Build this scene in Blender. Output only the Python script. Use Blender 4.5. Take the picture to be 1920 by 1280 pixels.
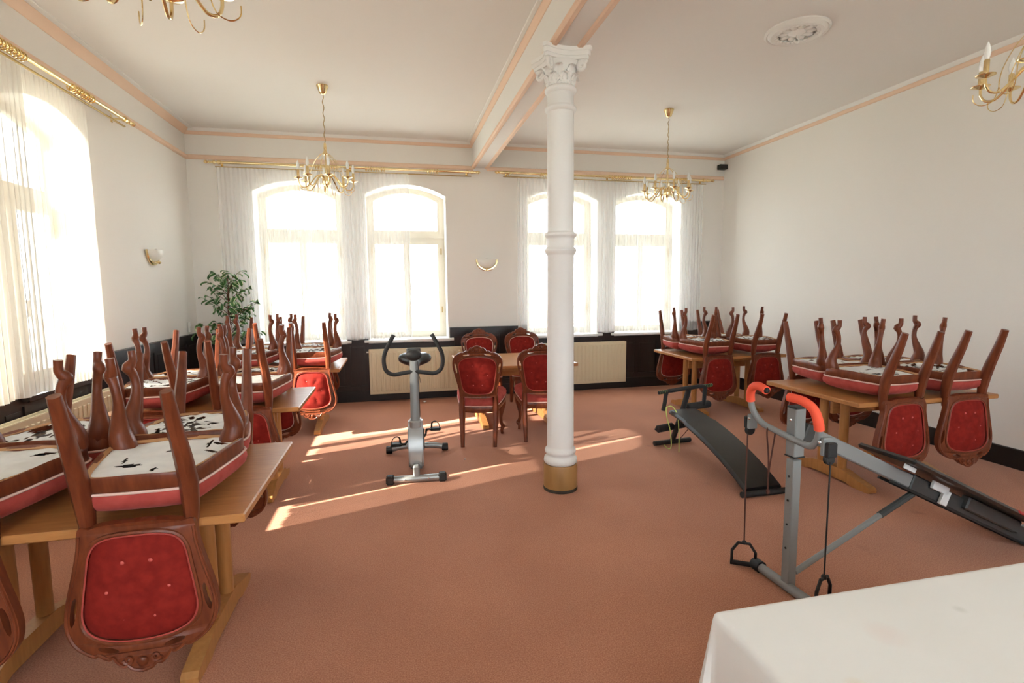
import bpy, math, random
from mathutils import Vector, Matrix
from mathutils.geometry import tessellate_polygon
PI = math.pi
rnd = random.Random(7)
for o in list(bpy.data.objects):
    bpy.data.objects.remove(o, do_unlink=True)
SC = bpy.context.scene
COL = SC.collection

# ------------------------------------------------------------------ camera
H = 1.62
F_PX, YAW, PITCH, ROLL = 976.4, 0.2197, 0.10357, -0.00906
cy_, sy_, cp_, sp_ = math.cos(YAW), math.sin(YAW), math.cos(PITCH), math.sin(PITCH)
fwd = Vector((sy_ * cp_, cy_ * cp_, -sp_))
rgt = Vector((cy_, -sy_, 0))
upv = rgt.cross(fwd)
r2 = rgt * math.cos(ROLL) + upv * math.sin(ROLL)
u2 = upv * math.cos(ROLL) - rgt * math.sin(ROLL)
cam = bpy.data.cameras.new('camera')
cam.sensor_width = 36.0
cam.lens = F_PX / 1920 * 36.0
cam.clip_start = 0.02
camo = bpy.data.objects.new('camera', cam)
COL.objects.link(camo)
M = Matrix((r2, u2, -fwd)).transposed().to_4x4()
M.translation = Vector((0, 0, H))
camo.matrix_world = M
SC.camera = camo

# ------------------------------------------------------------------ light
SUN_AZ, SUN_EL = math.radians(18.0), math.radians(27.5)
w = bpy.data.worlds.new('world')
SC.world = w
w.use_nodes = True
bg = w.node_tree.nodes['Background']
bg.inputs[0].default_value = (0.86, 0.93, 1.0, 1)
bg.inputs[1].default_value = 2.6
sl = bpy.data.lights.new('sun', 'SUN')
sl.energy = 7.0
sl.angle = math.radians(0.55)
sl.color = (1.0, 0.89, 0.74)
so = bpy.data.objects.new('sun', sl)
COL.objects.link(so)
sd = Vector((math.cos(SUN_AZ) * math.cos(SUN_EL), math.sin(SUN_AZ) * math.cos(SUN_EL), -math.sin(SUN_EL)))
so.rotation_euler = sd.to_track_quat('-Z', 'Y').to_euler()
so.location = (-8, 2, 6)
SC.view_settings.view_transform = 'Standard'
SC.view_settings.look = 'None'
SC.view_settings.gamma = 1.0
SC.view_settings.use_curve_mapping = False
SC.view_settings.exposure = 2.42

# ------------------------------------------------------------------ materials
MATS = {}
def nt(m):
    return m.node_tree.nodes, m.node_tree.links
def mat(name, col, rough=0.5, metal=0.0, spec=0.5, sheen=0.0, coat=0.0, noise=None, bump=None, wood=None):
    m = bpy.data.materials.new(name)
    m.use_nodes = True
    N, L = nt(m)
    b = N['Principled BSDF']
    b.inputs['Base Color'].default_value = (*col, 1)
    b.inputs['Roughness'].default_value = rough
    b.inputs['Metallic'].default_value = metal
    b.inputs['Specular IOR Level'].default_value = spec
    if sheen:
        b.inputs['Sheen Weight'].default_value = sheen
        b.inputs['Sheen Roughness'].default_value = 0.4
        b.inputs['Sheen Tint'].default_value = (*[min(1, c * 1.5 + .25) for c in col], 1)
    if coat:
        b.inputs['Coat Weight'].default_value = coat
        b.inputs['Coat Roughness'].default_value = 0.12
    tc = None
    if noise or bump or wood:
        tc = N.new('ShaderNodeTexCoord')
    if noise:  # (scale, col2, detail)
        t = N.new('ShaderNodeTexNoise'); t.inputs['Scale'].default_value = noise[0]
        t.inputs['Detail'].default_value = noise[2]
        L.new(tc.outputs['Object'], t.inputs['Vector'])
        r = N.new('ShaderNodeValToRGB')
        r.color_ramp.elements[0].position = 0.35; r.color_ramp.elements[1].position = 0.65
        r.color_ramp.elements[0].color = (*noise[1], 1); r.color_ramp.elements[1].color = (*col, 1)
        L.new(t.outputs['Fac'], r.inputs['Fac']); L.new(r.outputs['Color'], b.inputs['Base Color'])
    if wood:  # (stretch vector, col2)
        mp = N.new('ShaderNodeMapping'); mp.inputs['Scale'].default_value = wood[0]
        L.new(tc.outputs['Object'], mp.inputs['Vector'])
        t = N.new('ShaderNodeTexNoise'); t.inputs['Scale'].default_value = 6; t.inputs['Detail'].default_value = 5
        L.new(mp.outputs['Vector'], t.inputs['Vector'])
        r = N.new('ShaderNodeValToRGB')
        r.color_ramp.elements[0].position = 0.3; r.color_ramp.elements[1].position = 0.7
        r.color_ramp.elements[0].color = (*wood[1], 1); r.color_ramp.elements[1].color = (*col, 1)
        L.new(t.outputs['Fac'], r.inputs['Fac']); L.new(r.outputs['Color'], b.inputs['Base Color'])
    if bump:  # (scale, strength, distance)
        t2 = N.new('ShaderNodeTexNoise'); t2.inputs['Scale'].default_value = bump[0]; t2.inputs['Detail'].default_value = 3
        L.new(tc.outputs['Object'], t2.inputs['Vector'])
        bp = N.new('ShaderNodeBump'); bp.inputs['Strength'].default_value = bump[1]; bp.inputs['Distance'].default_value = bump[2]
        L.new(t2.outputs['Fac'], bp.inputs['Height']); L.new(bp.outputs['Normal'], b.inputs['Normal'])
    MATS[name] = m
    return m

mat('plaster', (0.85, 0.805, 0.745), 0.9, spec=0.2, bump=(60, 0.12, 0.004))
mat('ceiling_white', (0.84, 0.80, 0.75), 0.9, spec=0.2, bump=(40, 0.08, 0.004))
mat('trim_white', (0.84, 0.81, 0.76), 0.6)
mat('peach', (0.84, 0.60, 0.44), 0.7)
mat('column_white', (0.86, 0.84, 0.81), 0.45)
mat('drum_wood', (0.42, 0.23, 0.08), 0.45, wood=((3, 3, .6), (0.34, 0.17, 0.055)))
mat('dark_brown', (0.04, 0.03, 0.02), 0.8)
mat('dark_panel', (0.020, 0.012, 0.010), 0.38, wood=((9, 9, .8), (0.011, 0.007, 0.006)))
mat('black_base', (0.010, 0.009, 0.009), 0.4)
mat('oak', (0.52, 0.235, 0.078), 0.36, wood=((1.0, 8, 8), (0.41, 0.17, 0.052)))
mat('oak_leg', (0.54, 0.255, 0.085), 0.4, wood=((8, 8, 1), (0.44, 0.195, 0.06)))
mat('mahogany', (0.215, 0.054, 0.021), 0.36, spec=0.28, coat=0.08, wood=((7, 7, 1.2), (0.13, 0.030, 0.013)))
mat('raw_edge', (0.50, 0.26, 0.11), 0.6)
mat('velvet', (0.27, 0.022, 0.016), 0.8, spec=0.08, sheen=0.12, noise=(25, (0.21, 0.016, 0.012), 3))
mat('velvet_seat', (0.46, 0.085, 0.07), 0.8, spec=0.1, sheen=0.25, noise=(18, (0.38, 0.06, 0.05), 3))
mat('piping', (0.80, 0.55, 0.48), 0.7)
mat('button', (0.58, 0.10, 0.08), 0.5)
mat('lining', (0.90, 0.90, 0.88), 0.9, spec=0.1, noise=(14, (0.82, 0.82, 0.81), 4))
mat('webbing', (0.035, 0.035, 0.045), 0.9, noise=(16, (0.16, 0.10, 0.06), 2))
mat('radiator', (0.80, 0.70, 0.48), 0.4)
mat('brass', (0.88, 0.71, 0.39), 0.17, metal=1.0)
mat('brass_dark', (0.45, 0.32, 0.14), 0.35, metal=1.0)
mat('frosted', (0.86, 0.83, 0.76), 0.3)
mat('bulb', (0.92, 0.91, 0.88), 0.12)
mat('window_paint', (0.74, 0.68, 0.57), 0.45)
mat('sill_white', (0.80, 0.78, 0.74), 0.4)
mat('silver', (0.30, 0.31, 0.31), 0.38, metal=0.55)
mat('silver_shell', (0.40, 0.41, 0.41), 0.32, metal=0.4)
mat('grey_paint', (0.25, 0.26, 0.26), 0.42, metal=0.1)
mat('grey_dark', (0.055, 0.058, 0.058), 0.5, metal=0.2)
mat('rubber', (0.012, 0.012, 0.013), 0.6)
mat('foam_black', (0.02, 0.02, 0.021), 0.85)
mat('vinyl_black', (0.016, 0.017, 0.017), 0.36, bump=(220, 0.12, 0.001))
mat('foam_orange', (0.95, 0.11, 0.05), 0.8)
mat('vinyl_red', (0.42, 0.02, 0.02), 0.45)
mat('steel_bolt', (0.75, 0.75, 0.76), 0.25, metal=1.0)
mat('label_white', (0.75, 0.76, 0.76), 0.5)
mat('cord_brown', (0.10, 0.03, 0.02), 0.7)
mat('cord_green', (0.62, 0.75, 0.20), 0.6)
mat('grip_green', (0.16, 0.28, 0.06), 0.6)
mat('cloth_white', (0.84, 0.82, 0.79), 0.85, spec=0.15, noise=(2.2, (0.81, 0.785, 0.745), 3))
mat('speaker_black', (0.012, 0.016, 0.013), 0.6)
mat('plastic_white', (0.82, 0.80, 0.75), 0.5)
mat('pot', (0.18, 0.07, 0.04), 0.6)
mat('soil', (0.03, 0.02, 0.015), 0.95)
mat('bark', (0.14, 0.06, 0.035), 0.9, bump=(60, 0.5, 0.004))
mat('paper', (0.85, 0.84, 0.82), 0.8)
mat('ground_out', (0.55, 0.53, 0.50), 0.95, noise=(0.6, (0.42, 0.44, 0.36), 4))
mat('house_wall', (0.75, 0.70, 0.60), 0.9)
mat('house_roof', (0.16, 0.27, 0.40), 0.7)
mat('house_window', (0.25, 0.33, 0.42), 0.2)
mat('leaf_out', (0.30, 0.30, 0.14), 0.8, noise=(3, (0.42, 0.36, 0.16), 2))

def carpet():
    m = bpy.data.materials.new('carpet'); m.use_nodes = True
    N, L = nt(m); b = N['Principled BSDF']
    b.inputs['Roughness'].default_value = 0.95; b.inputs['Specular IOR Level'].default_value = 0.1
    b.inputs['Sheen Weight'].default_value = 0.15
    tc = N.new('ShaderNodeTexCoord')
    def noise(sc, det=3):
        t = N.new('ShaderNodeTexNoise'); t.inputs['Scale'].default_value = sc; t.inputs['Detail'].default_value = det
        L.new(tc.outputs['Object'], t.inputs['Vector']); return t
    def ramp(src, p0, c0, p1, c1):
        r = N.new('ShaderNodeValToRGB'); e = r.color_ramp.elements
        e[0].position = p0; e[1].position = p1; e[0].color = (*c0, 1); e[1].color = (*c1, 1)
        L.new(src, r.inputs['Fac']); return r
    fine = ramp(noise(160, 4).outputs['Fac'], 0.35, (0.43, 0.165, 0.090), 0.65, (0.62, 0.285, 0.170))
    big = ramp(noise(1.1, 4).outputs['Fac'], 0.35, (0.86, 0.84, 0.84), 0.65, (1, 1, 1))
    st = ramp(noise(2.6, 2).outputs['Fac'], 0.70, (1, 1, 1), 0.78, (0.72, 0.70, 0.70))
    m1 = N.new('ShaderNodeMix'); m1.data_type = 'RGBA'; m1.blend_type = 'MULTIPLY'; m1.inputs[0].default_value = 1
    L.new(fine.outputs[0], m1.inputs[6]); L.new(big.outputs[0], m1.inputs[7])
    m2 = N.new('ShaderNodeMix'); m2.data_type = 'RGBA'; m2.blend_type = 'MULTIPLY'; m2.inputs[0].default_value = 1
    L.new(m1.outputs[2], m2.inputs[6]); L.new(st.outputs[0], m2.inputs[7])
    L.new(m2.outputs[2], b.inputs['Base Color'])
    bp = N.new('ShaderNodeBump'); bp.inputs['Strength'].default_value = 0.5; bp.inputs['Distance'].default_value = 0.006
    L.new(noise(220, 3).outputs['Fac'], bp.inputs['Height']); L.new(bp.outputs['Normal'], b.inputs['Normal'])
    MATS['carpet'] = m
carpet()

def sheer(name, transp, col, dshare=0.5):
    m = bpy.data.materials.new(name); m.use_nodes = True
    N, L = nt(m); out = N['Material Output']; N.remove(N['Principled BSDF'])
    tr = N.new('ShaderNodeBsdfTransparent'); tr.inputs[0].default_value = (1, 1, 1, 1)
    tl = N.new('ShaderNodeBsdfTranslucent'); tl.inputs[0].default_value = (*col, 1)
    df = N.new('ShaderNodeBsdfDiffuse'); df.inputs[0].default_value = (*col, 1)
    a = N.new('ShaderNodeMixShader'); a.inputs[0].default_value = dshare
    L.new(tl.outputs[0], a.inputs[1]); L.new(df.outputs[0], a.inputs[2])
    c = N.new('ShaderNodeMixShader'); c.inputs[0].default_value = transp
    L.new(a.outputs[0], c.inputs[1]); L.new(tr.outputs[0], c.inputs[2]); L.new(c.outputs[0], out.inputs[0])
    MATS[name] = m
sheer('sheer', 0.60, (0.93, 0.93, 0.92), 0.95)
sheer('sheer_left', 0.34, (0.90, 0.85, 0.76), 0.90)
sheer('sheer_dense', 0.12, (0.88, 0.83, 0.74), 0.93)

def glass():
    m = bpy.data.materials.new('glass'); m.use_nodes = True
    N, L = nt(m); out = N['Material Output']; N.remove(N['Principled BSDF'])
    tr = N.new('ShaderNodeBsdfTransparent'); tr.inputs[0].default_value = (0.96, 0.98, 0.98, 1)
    gl = N.new('ShaderNodeBsdfGlossy'); gl.inputs['Roughness'].default_value = 0.02
    c = N.new('ShaderNodeMixShader'); c.inputs[0].default_value = 0.05
    L.new(tr.outputs[0], c.inputs[1]); L.new(gl.outputs[0], c.inputs[2]); L.new(c.outputs[0], out.inputs[0])
    MATS['glass'] = m
glass()

def cloth_stains():
    m = MATS['cloth_white']; N, L = nt(m); b = N['Principled BSDF']
    src = b.inputs['Base Color'].links[0].from_socket
    tc = N.new('ShaderNodeTexCoord'); cur = src
    nz = N.new('ShaderNodeTexNoise'); nz.inputs['Scale'].default_value = 9; L.new(tc.outputs['Object'], nz.inputs['Vector'])
    for (x, y, r_, c, st) in ((1.17, .985, .055, (.80, .55, .50), .35), (.955, .86, .030, (.80, .62, .40), .45), (1.45, 1.02, .02, (.5, .5, .42), .4), (1.02, .80, .012, (.4, .38, .34), .5)):
        d = N.new('ShaderNodeVectorMath'); d.operation = 'DISTANCE'; L.new(tc.outputs['Object'], d.inputs[0]); d.inputs[1].default_value = (x, y, .752)
        mr = N.new('ShaderNodeMapRange'); mr.inputs['From Min'].default_value = r_; mr.inputs['From Max'].default_value = r_ * .2
        mr.inputs['To Max'].default_value = st * 1.6; L.new(d.outputs['Value'], mr.inputs['Value'])
        mm = N.new('ShaderNodeMath'); mm.operation = 'MULTIPLY'; L.new(mr.outputs[0], mm.inputs[0]); L.new(nz.outputs['Fac'], mm.inputs[1])
        mx = N.new('ShaderNodeMix'); mx.data_type = 'RGBA'; L.new(mm.outputs[0], mx.inputs[0]); L.new(cur, mx.inputs[6]); mx.inputs[7].default_value = (*c, 1)
        cur = mx.outputs[2]
    L.new(cur, b.inputs['Base Color'])
cloth_stains()

def leafmat():
    m = bpy.data.materials.new('leaf'); m.use_nodes = True
    N, L = nt(m); b = N['Principled BSDF']; b.inputs['Roughness'].default_value = 0.45
    tc = N.new('ShaderNodeTexCoord'); sx = N.new('ShaderNodeSeparateXYZ'); L.new(tc.outputs['Object'], sx.inputs[0])
    ab = N.new('ShaderNodeMath'); ab.operation = 'ABSOLUTE'; L.new(sx.outputs['Y'], ab.inputs[0])
    nz = N.new('ShaderNodeTexNoise'); nz.inputs['Scale'].default_value = 70; L.new(tc.outputs['Object'], nz.inputs['Vector'])
    ad = N.new('ShaderNodeMath'); ad.operation = 'MULTIPLY_ADD'; ad.inputs[1].default_value = 0.012
    L.new(nz.outputs['Fac'], ad.inputs[0]); L.new(ab.outputs[0], ad.inputs[2])
    r = N.new('ShaderNodeValToRGB'); e = r.color_ramp.elements
    mr = N.new('ShaderNodeMapRange'); mr.inputs['From Max'].default_value = 0.028; L.new(ad.outputs[0], mr.inputs['Value'])
    e[0].position = 0.50; e[0].color = (0.045, 0.15, 0.035, 1); e[1].position = 0.66; e[1].color = (0.50, 0.58, 0.34, 1)
    L.new(mr.outputs[0], r.inputs['Fac']); L.new(r.outputs[0], b.inputs['Base Color'])
    MATS['leaf'] = m
leafmat()

# ------------------------------------------------------------------ mesh helpers
def tag(o, label=None, cat=None, group=None, kind=None):
    if label: o['label'] = label
    if cat: o['category'] = cat
    if group: o['group'] = group
    if kind: o['kind'] = kind
    return o
def thing(name, label, cat, loc=(0, 0, 0), rz=0.0, group=None):
    o = bpy.data.objects.new(name, None); COL.objects.link(o)
    o.empty_display_size = 0.1; o.location = loc; o.rotation_euler = (0, 0, rz)
    return tag(o, label, cat, group)
def struct(name, loc=(0, 0, 0)):
    o = bpy.data.objects.new(name, None); COL.objects.link(o); o.empty_display_size = 0.1
    o.location = loc; o['kind'] = 'structure'; return o

class MB:
    def __init__(s):
        s.v = []; s.f = []
    def add(s, vs, fs):
        b = len(s.v); s.v += [tuple(p) for p in vs]; s.f += [tuple(i + b for i in q) for q in fs]; return s
    def box(s, c, d, ch=0.0, rot=None):
        hx, hy, hz = d[0] / 2, d[1] / 2, d[2] / 2
        if ch <= 0:
            vs = [Vector((x, y, z)) for z in (-hz, hz) for y in (-hy, hy) for x in (-hx, hx)]
            fs = [(0, 2, 3, 1), (4, 5, 7, 6), (0, 1, 5, 4), (2, 6, 7, 3), (0, 4, 6, 2), (1, 3, 7, 5)]
        else:
            ch = min(ch, hx * .95, hy * .95, hz * .95)
            vs = []; idx = {}
            for sx in (-1, 1):
                for sy in (-1, 1):
                    for sz in (-1, 1):
                        for a in range(3):
                            p = [sx * (hx - ch), sy * (hy - ch), sz * (hz - ch)]
                            p[a] = (sx * hx, sy * hy, sz * hz)[a]
                            idx[(sx, sy, sz, a)] = len(vs); vs.append(Vector(p))
            fs = []
            for a in range(3):
                b_, c_ = (a + 1) % 3, (a + 2) % 3
                for sg in (-1, 1):
                    q = []
                    for (sb, sc) in ((-1, -1), (1, -1), (1, 1), (-1, 1)):
                        k = [0, 0, 0]; k[a] = sg; k[b_] = sb; k[c_] = sc
                        q.append(idx[(*k, a)])
                    fs.append(tuple(q if sg > 0 else q[::-1]))
                for sb in (-1, 1):
                    for sc in (-1, 1):
                        q = []
                        for (sa, which) in ((-1, b_), (1, b_), (1, c_), (-1, c_)):
                            k = [0, 0, 0]; k[a] = sa; k[b_] = sb; k[c_] = sc
                            q.append(idx[(*k, which)])
                        fs.append(tuple(q if sb * sc < 0 else q[::-1]))
            for sx in (-1, 1):
                for sy in (-1, 1):
                    for sz in (-1, 1):
                        q = [idx[(sx, sy, sz, a)] for a in range(3)]
                        fs.append(tuple(q if sx * sy * sz > 0 else q[::-1]))
        c = Vector(c)
        if rot is not None: vs = [rot @ p for p in vs]
        return s.add([p + c for p in vs], fs)
    def tube(s, pts, rad, n=8, closed=False, flat=None, up=None):
        """sweep; rad scalar/list; flat = (a,b) multipliers of the two axes"""
        P = [Vector(p) for p in pts]; m = len(P)
        R = rad if isinstance(rad, (list, tuple)) else [rad] * m
        T = []
        for i in range(m):
            a = P[i - 1] if (i > 0 or closed) else P[i]
            b = P[(i + 1) % m] if (i < m - 1 or closed) else P[i]
            t = b - a
            T.append(t.normalized() if t.length > 1e-9 else Vector((0, 0, 1)))
        ref = Vector(up) if up else (Vector((0, 0, 1)) if abs(T[0].z) < 0.9 else Vector((1, 0, 0)))
        nn = (ref - T[0] * ref.dot(T[0])).normalized()
        vs = []
        fa, fb = flat or (1, 1)
        for i in range(m):
            if i: nn = (nn - T[i] * nn.dot(T[i])).normalized()
            bb = T[i].cross(nn)
            for k in range(n):
                a = 2 * PI * (k + .5) / n
                vs.append(P[i] + nn * (math.cos(a) * R[i] * fa) + bb * (math.sin(a) * R[i] * fb))
        fs = []
        for i in range(m if closed else m - 1):
            j = (i + 1) % m
            for k in range(n):
                l = (k + 1) % n
                fs.append((i * n + k, i * n + l, j * n + l, j * n + k))
        if not closed:
            fs.append(tuple(range(n))[::-1]); fs.append(tuple((m - 1) * n + k for k in range(n)))
        return s.add(vs, fs)
    def lathe(s, prof, n=24, c=(0, 0, 0), cap=True, axis=None):
        """prof: list of (r, z)"""
        c = Vector(c); vs = []
        for r, z in prof:
            for k in range(n):
                a = 2 * PI * k / n
                p = Vector((r * math.cos(a), r * math.sin(a), z))
                if axis is not None: p = axis @ p
                vs.append(c + p)
        fs = []
        for i in range(len(prof) - 1):
            for k in range(n):
                l = (k + 1) % n
                fs.append((i * n + k, i * n + l, (i + 1) * n + l, (i + 1) * n + k))
        if cap:
            fs.append(tuple(range(n))[::-1]); fs.append(tuple((len(prof) - 1) * n + k for k in range(n)))
        return s.add(vs, fs)
    def ball(s, c, r, n=10, sc=(1, 1, 1)):
        prof = []
        k = max(4, n // 2)
        for i in range(k + 1):
            a = -PI / 2 + PI * i / k
            prof.append((max(1e-4, r * math.cos(a)), r * math.sin(a)))
        return s.lathe(prof, n, c, True, Matrix.Diagonal(sc))
    def prism(s, outer, holes, f3, d0, d1):
        """polygon (u,v) with holes, extruded between depth d0 and d1; f3(u,v,d) -> xyz"""
        loops = [list(outer)] + [list(h) for h in holes]
        tris = tessellate_polygon([[Vector((p[0], p[1], 0)) for p in l] for l in loops])
        flat = [p for l in loops for p in l]
        n = len(flat)
        vs = [f3(p[0], p[1], d0) for p in flat] + [f3(p[0], p[1], d1) for p in flat]
        fs = [tuple(t) for t in tris] + [tuple(i + n for i in t[::-1]) for t in tris]
        o = 0
        for l in loops:
            m = len(l)
            for i in range(m):
                j = (i + 1) % m
                fs.append((o + i, o + j, o + j + n, o + i + n))
            o += m
        return s.add(vs, fs)
    def mesh(s, name, smooth=35, fix=True):
        me = bpy.data.meshes.new(name)
        me.from_pydata([tuple(v) for v in s.v], [], s.f)
        if fix:
            import bmesh
            bm = bmesh.new(); bm.from_mesh(me)
            bmesh.ops.recalc_face_normals(bm, faces=bm.faces)
            bm.to_mesh(me); bm.free()
        if smooth:
            me.shade_smooth(); me.set_sharp_from_angle(angle=math.radians(smooth))
        me.update()
        return me
    def build(s, name, m, parent=None, smooth=35, fix=True):
        me = s.mesh(name, smooth, fix)
        me.materials.append(MATS[m])
        o = bpy.data.objects.new(name, me); COL.objects.link(o)
        if parent: o.parent = parent
        return o
def inst(src, parent=None, loc=None, rot=None, scale=None):
    o = src.copy(); COL.objects.link(o)
    if parent is not None: o.parent = parent
    if loc is not None: o.location = loc
    if rot is not None: o.rotation_euler = rot
    if scale is not None: o.scale = scale
    return o
def copy_tree(o, parent=None):
    c = o.copy(); COL.objects.link(c)
    if parent is not None: c.parent = parent
    for ch in o.children:
        copy_tree(ch, c)
    return c
def catmull(P, k=6, closed=False):
    out = []; n = len(P)
    for i in range(n if closed else n - 1):
        g = lambda j: P[j % n] if closed else P[min(max(j, 0), n - 1)]
        p0, p1, p2, p3 = g(i - 1), g(i), g(i + 1), g(i + 2)
        for s in range(k):
            t = s / k
            out.append(tuple(0.5 * ((2 * b) + (-a + c) * t + (2 * a - 5 * b + 4 * c - d) * t * t + (-a + 3 * b - 3 * c + d) * t ** 3)
                             for a, b, c, d in zip(p0, p1, p2, p3)))
    if not closed: out.append(tuple(P[-1]))
    return out
RX = lambda a: Matrix.Rotation(a, 3, 'X')
RY = lambda a: Matrix.Rotation(a, 3, 'Y')
RZ = lambda a: Matrix.Rotation(a, 3, 'Z')

# ------------------------------------------------------------------ room shell
XL, XR, YB, YF, ZC, ZS = -2.589, 5.267, 7.705, -2.0, 3.699, 3.346
WT = 0.44
floor = MB().box(((XL + XR) / 2, (YB + YF) / 2, -0.05), (XR - XL + 1.0, YB - YF + 1.0, 0.1)).build('floor', 'carpet', smooth=0)
floor['kind'] = 'structure'
ceil = MB().box(((XL + XR) / 2, (YB + YF) / 2, ZC + 0.06), (XR - XL + 1.0, YB - YF + 1.0, 0.12)).build('ceiling', 'ceiling_white', smooth=0)
ceil['kind'] = 'structure'

WIN_W, SILL, SPRING, RISE = 1.12, 0.865, 2.93, 0.15
def arch(c, w_, z0, zs, rise, n=12):
    """closed outline of an opening with a segmental arch"""
    h = w_ / 2
    P = [(c - h, z0), (c + h, z0), (c + h, zs)]
    R = (h * h + rise * rise) / (2 * rise)
    a0 = math.asin(h / R)
    for i in range(1, n):
        a = a0 - 2 * a0 * i / n
        P.append((c + R * math.sin(a), zs + R * math.cos(a) - (R - rise)))
    P.append((c - h, zs))
    return P
BACK_WIN = [-1.255, 0.195, 2.53, 3.955]
LEFT_WIN = [4.87, 3.44]
ob = MB().prism([(XL - WT, 0), (XR + WT, 0), (XR + WT, ZC), (XL - WT, ZC)],
                [arch(c, WIN_W, SILL, SPRING, RISE) for c in BACK_WIN],
                lambda u, v, d: (u, YB + d, v), 0, WT).build('wall_back', 'plaster', smooth=0)
ob['kind'] = 'structure'
ol = MB().prism([(YF, 0), (YB, 0), (YB, ZC), (YF, ZC)],
                [arch(c, WIN_W, SILL, SPRING, RISE) for c in LEFT_WIN],
                lambda u, v, d: (XL - d, u, v), 0, WT).build('wall_left', 'plaster', smooth=0)
ol['kind'] = 'structure'
orr = MB().box((XR + 0.1, (YB + YF) / 2, ZC / 2), (0.2, YB - YF, ZC)).build('wall_right', 'plaster', smooth=0)
orr['kind'] = 'structure'
ofr = MB().prism([(XL - WT, 0), (XR + WT, 0), (XR + WT, ZC), (XL - WT, ZC)],
                [arch(c, WIN_W, SILL, SPRING, RISE) for c in BACK_WIN],  # openings behind the camera, added to let extra daylight into the room
                lambda u, v, d: (u, YF - d, v), 0, WT).build('wall_front', 'plaster', smooth=0)
ofr['kind'] = 'structure'

# beam with peach edge mouldings
BX0, BX1 = 1.155, 1.375
beam = struct('trim_1')
MB().box(((BX0 + BX1) / 2, (YB + YF) / 2, (ZS + ZC) / 2), (BX1 - BX0, YB - YF, ZC - ZS)).build('beam_core', 'ceiling_white', beam, 0)
for x in (BX0 + 0.012, BX1 - 0.012):
    MB().box((x, (YB + YF) / 2, ZS + 0.012), (0.056, YB - YF, 0.052), 0.014).build('edge_moulding', 'peach', beam)
for x, sg in ((BX0, -1), (BX1, 1)):
    pr = [(0, 0), (sg * 0.042, 0), (sg * 0.042, -0.010), (sg * 0.034, -0.022), (sg * 0.014, -0.046), (sg * 0.008, -0.055), (0, -0.055)]
    MB().prism(pr, [], lambda u, v, d, x=x: (x + u, d, ZC + v), YF, YB).build('cove', 'peach', beam)
    MB().box((x + sg * 0.062, (YB + YF) / 2, ZC - 0.006), (0.04, YB - YF, 0.014), 0.005).build('ceiling_fillet', 'trim_white', beam)
# wall / ceiling mouldings
def moulding(name, p0, p1, inward, z, cove=True):
    """p0,p1 on the wall line (x,y); inward = unit vector into the room"""
    t = struct(name)
    ix, iy = inward
    L_ = lambda u, v, d: (p0[0] + (p1[0] - p0[0]) * d + ix * u, p0[1] + (p1[1] - p0[1]) * d + iy * u, z + v)
    if cove:
        MB().prism([(0, 0), (0.022, 0), (0.022, -0.012), (0.012, -0.036), (0, -0.042)], [], lambda u, v, d: L_(u, v - 0.034, d), 0, 1).build('peach_bead', 'peach', t)
        MB().prism([(0, 0), (0.06, 0), (0.055, -0.012), (0.03, -0.034), (0, -0.034)], [], L_, 0, 1).build('white_cove', 'trim_white', t)
    else:
        MB().prism([(0, 0.03), (0.012, 0.03), (0.03, 0.02), (0.035, 0), (0.03, -0.02), (0.012, -0.03), (0, -0.03)], [], L_, 0, 1).build('peach_rail', 'peach', t)
    return t
moulding('trim_2', (XL, YB), (BX0, YB), (0, -1), ZC)
moulding('trim_3', (BX1, YB), (XR, YB), (0, -1), ZC)
moulding('trim_4', (XR, YF), (XR, YB), (-1, 0), ZC)
t5 = struct('trim_5')   # the wider painted cove along the left wall
MB().prism([(0.045, 0), (0.115, 0), (0.115, -0.012), (0.055, -0.075), (0.045, -0.075)], [], lambda u, v, d: (XL + u - 0.045, d, ZC + v), YF, YB).build('peach_cove', 'peach', t5)
MB().box((XL + 0.095, (YB + YF) / 2, ZC), (0.05, YB - YF, 0.024), 0.004).build('ceiling_fillet', 'trim_white', t5)
moulding('trim_6', (XL, YB), (BX0 + 0.01, YB), (0, -1), ZS - 0.005, False)
moulding('trim_7', (BX1 - 0.01, YB), (XR - 0.02, YB), (0, -1), ZS - 0.005, False)
moulding('trim_8', (XL, YF), (XL, YB), (1, 0), ZS - 0.005, False)

bb = MB().box((XR - 0.012, (YB + YF) / 2, 0.088), (0.024, YB - YF, 0.176), 0.006).build('baseboard_right', 'black_base')
bb['kind'] = 'structure'

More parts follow.
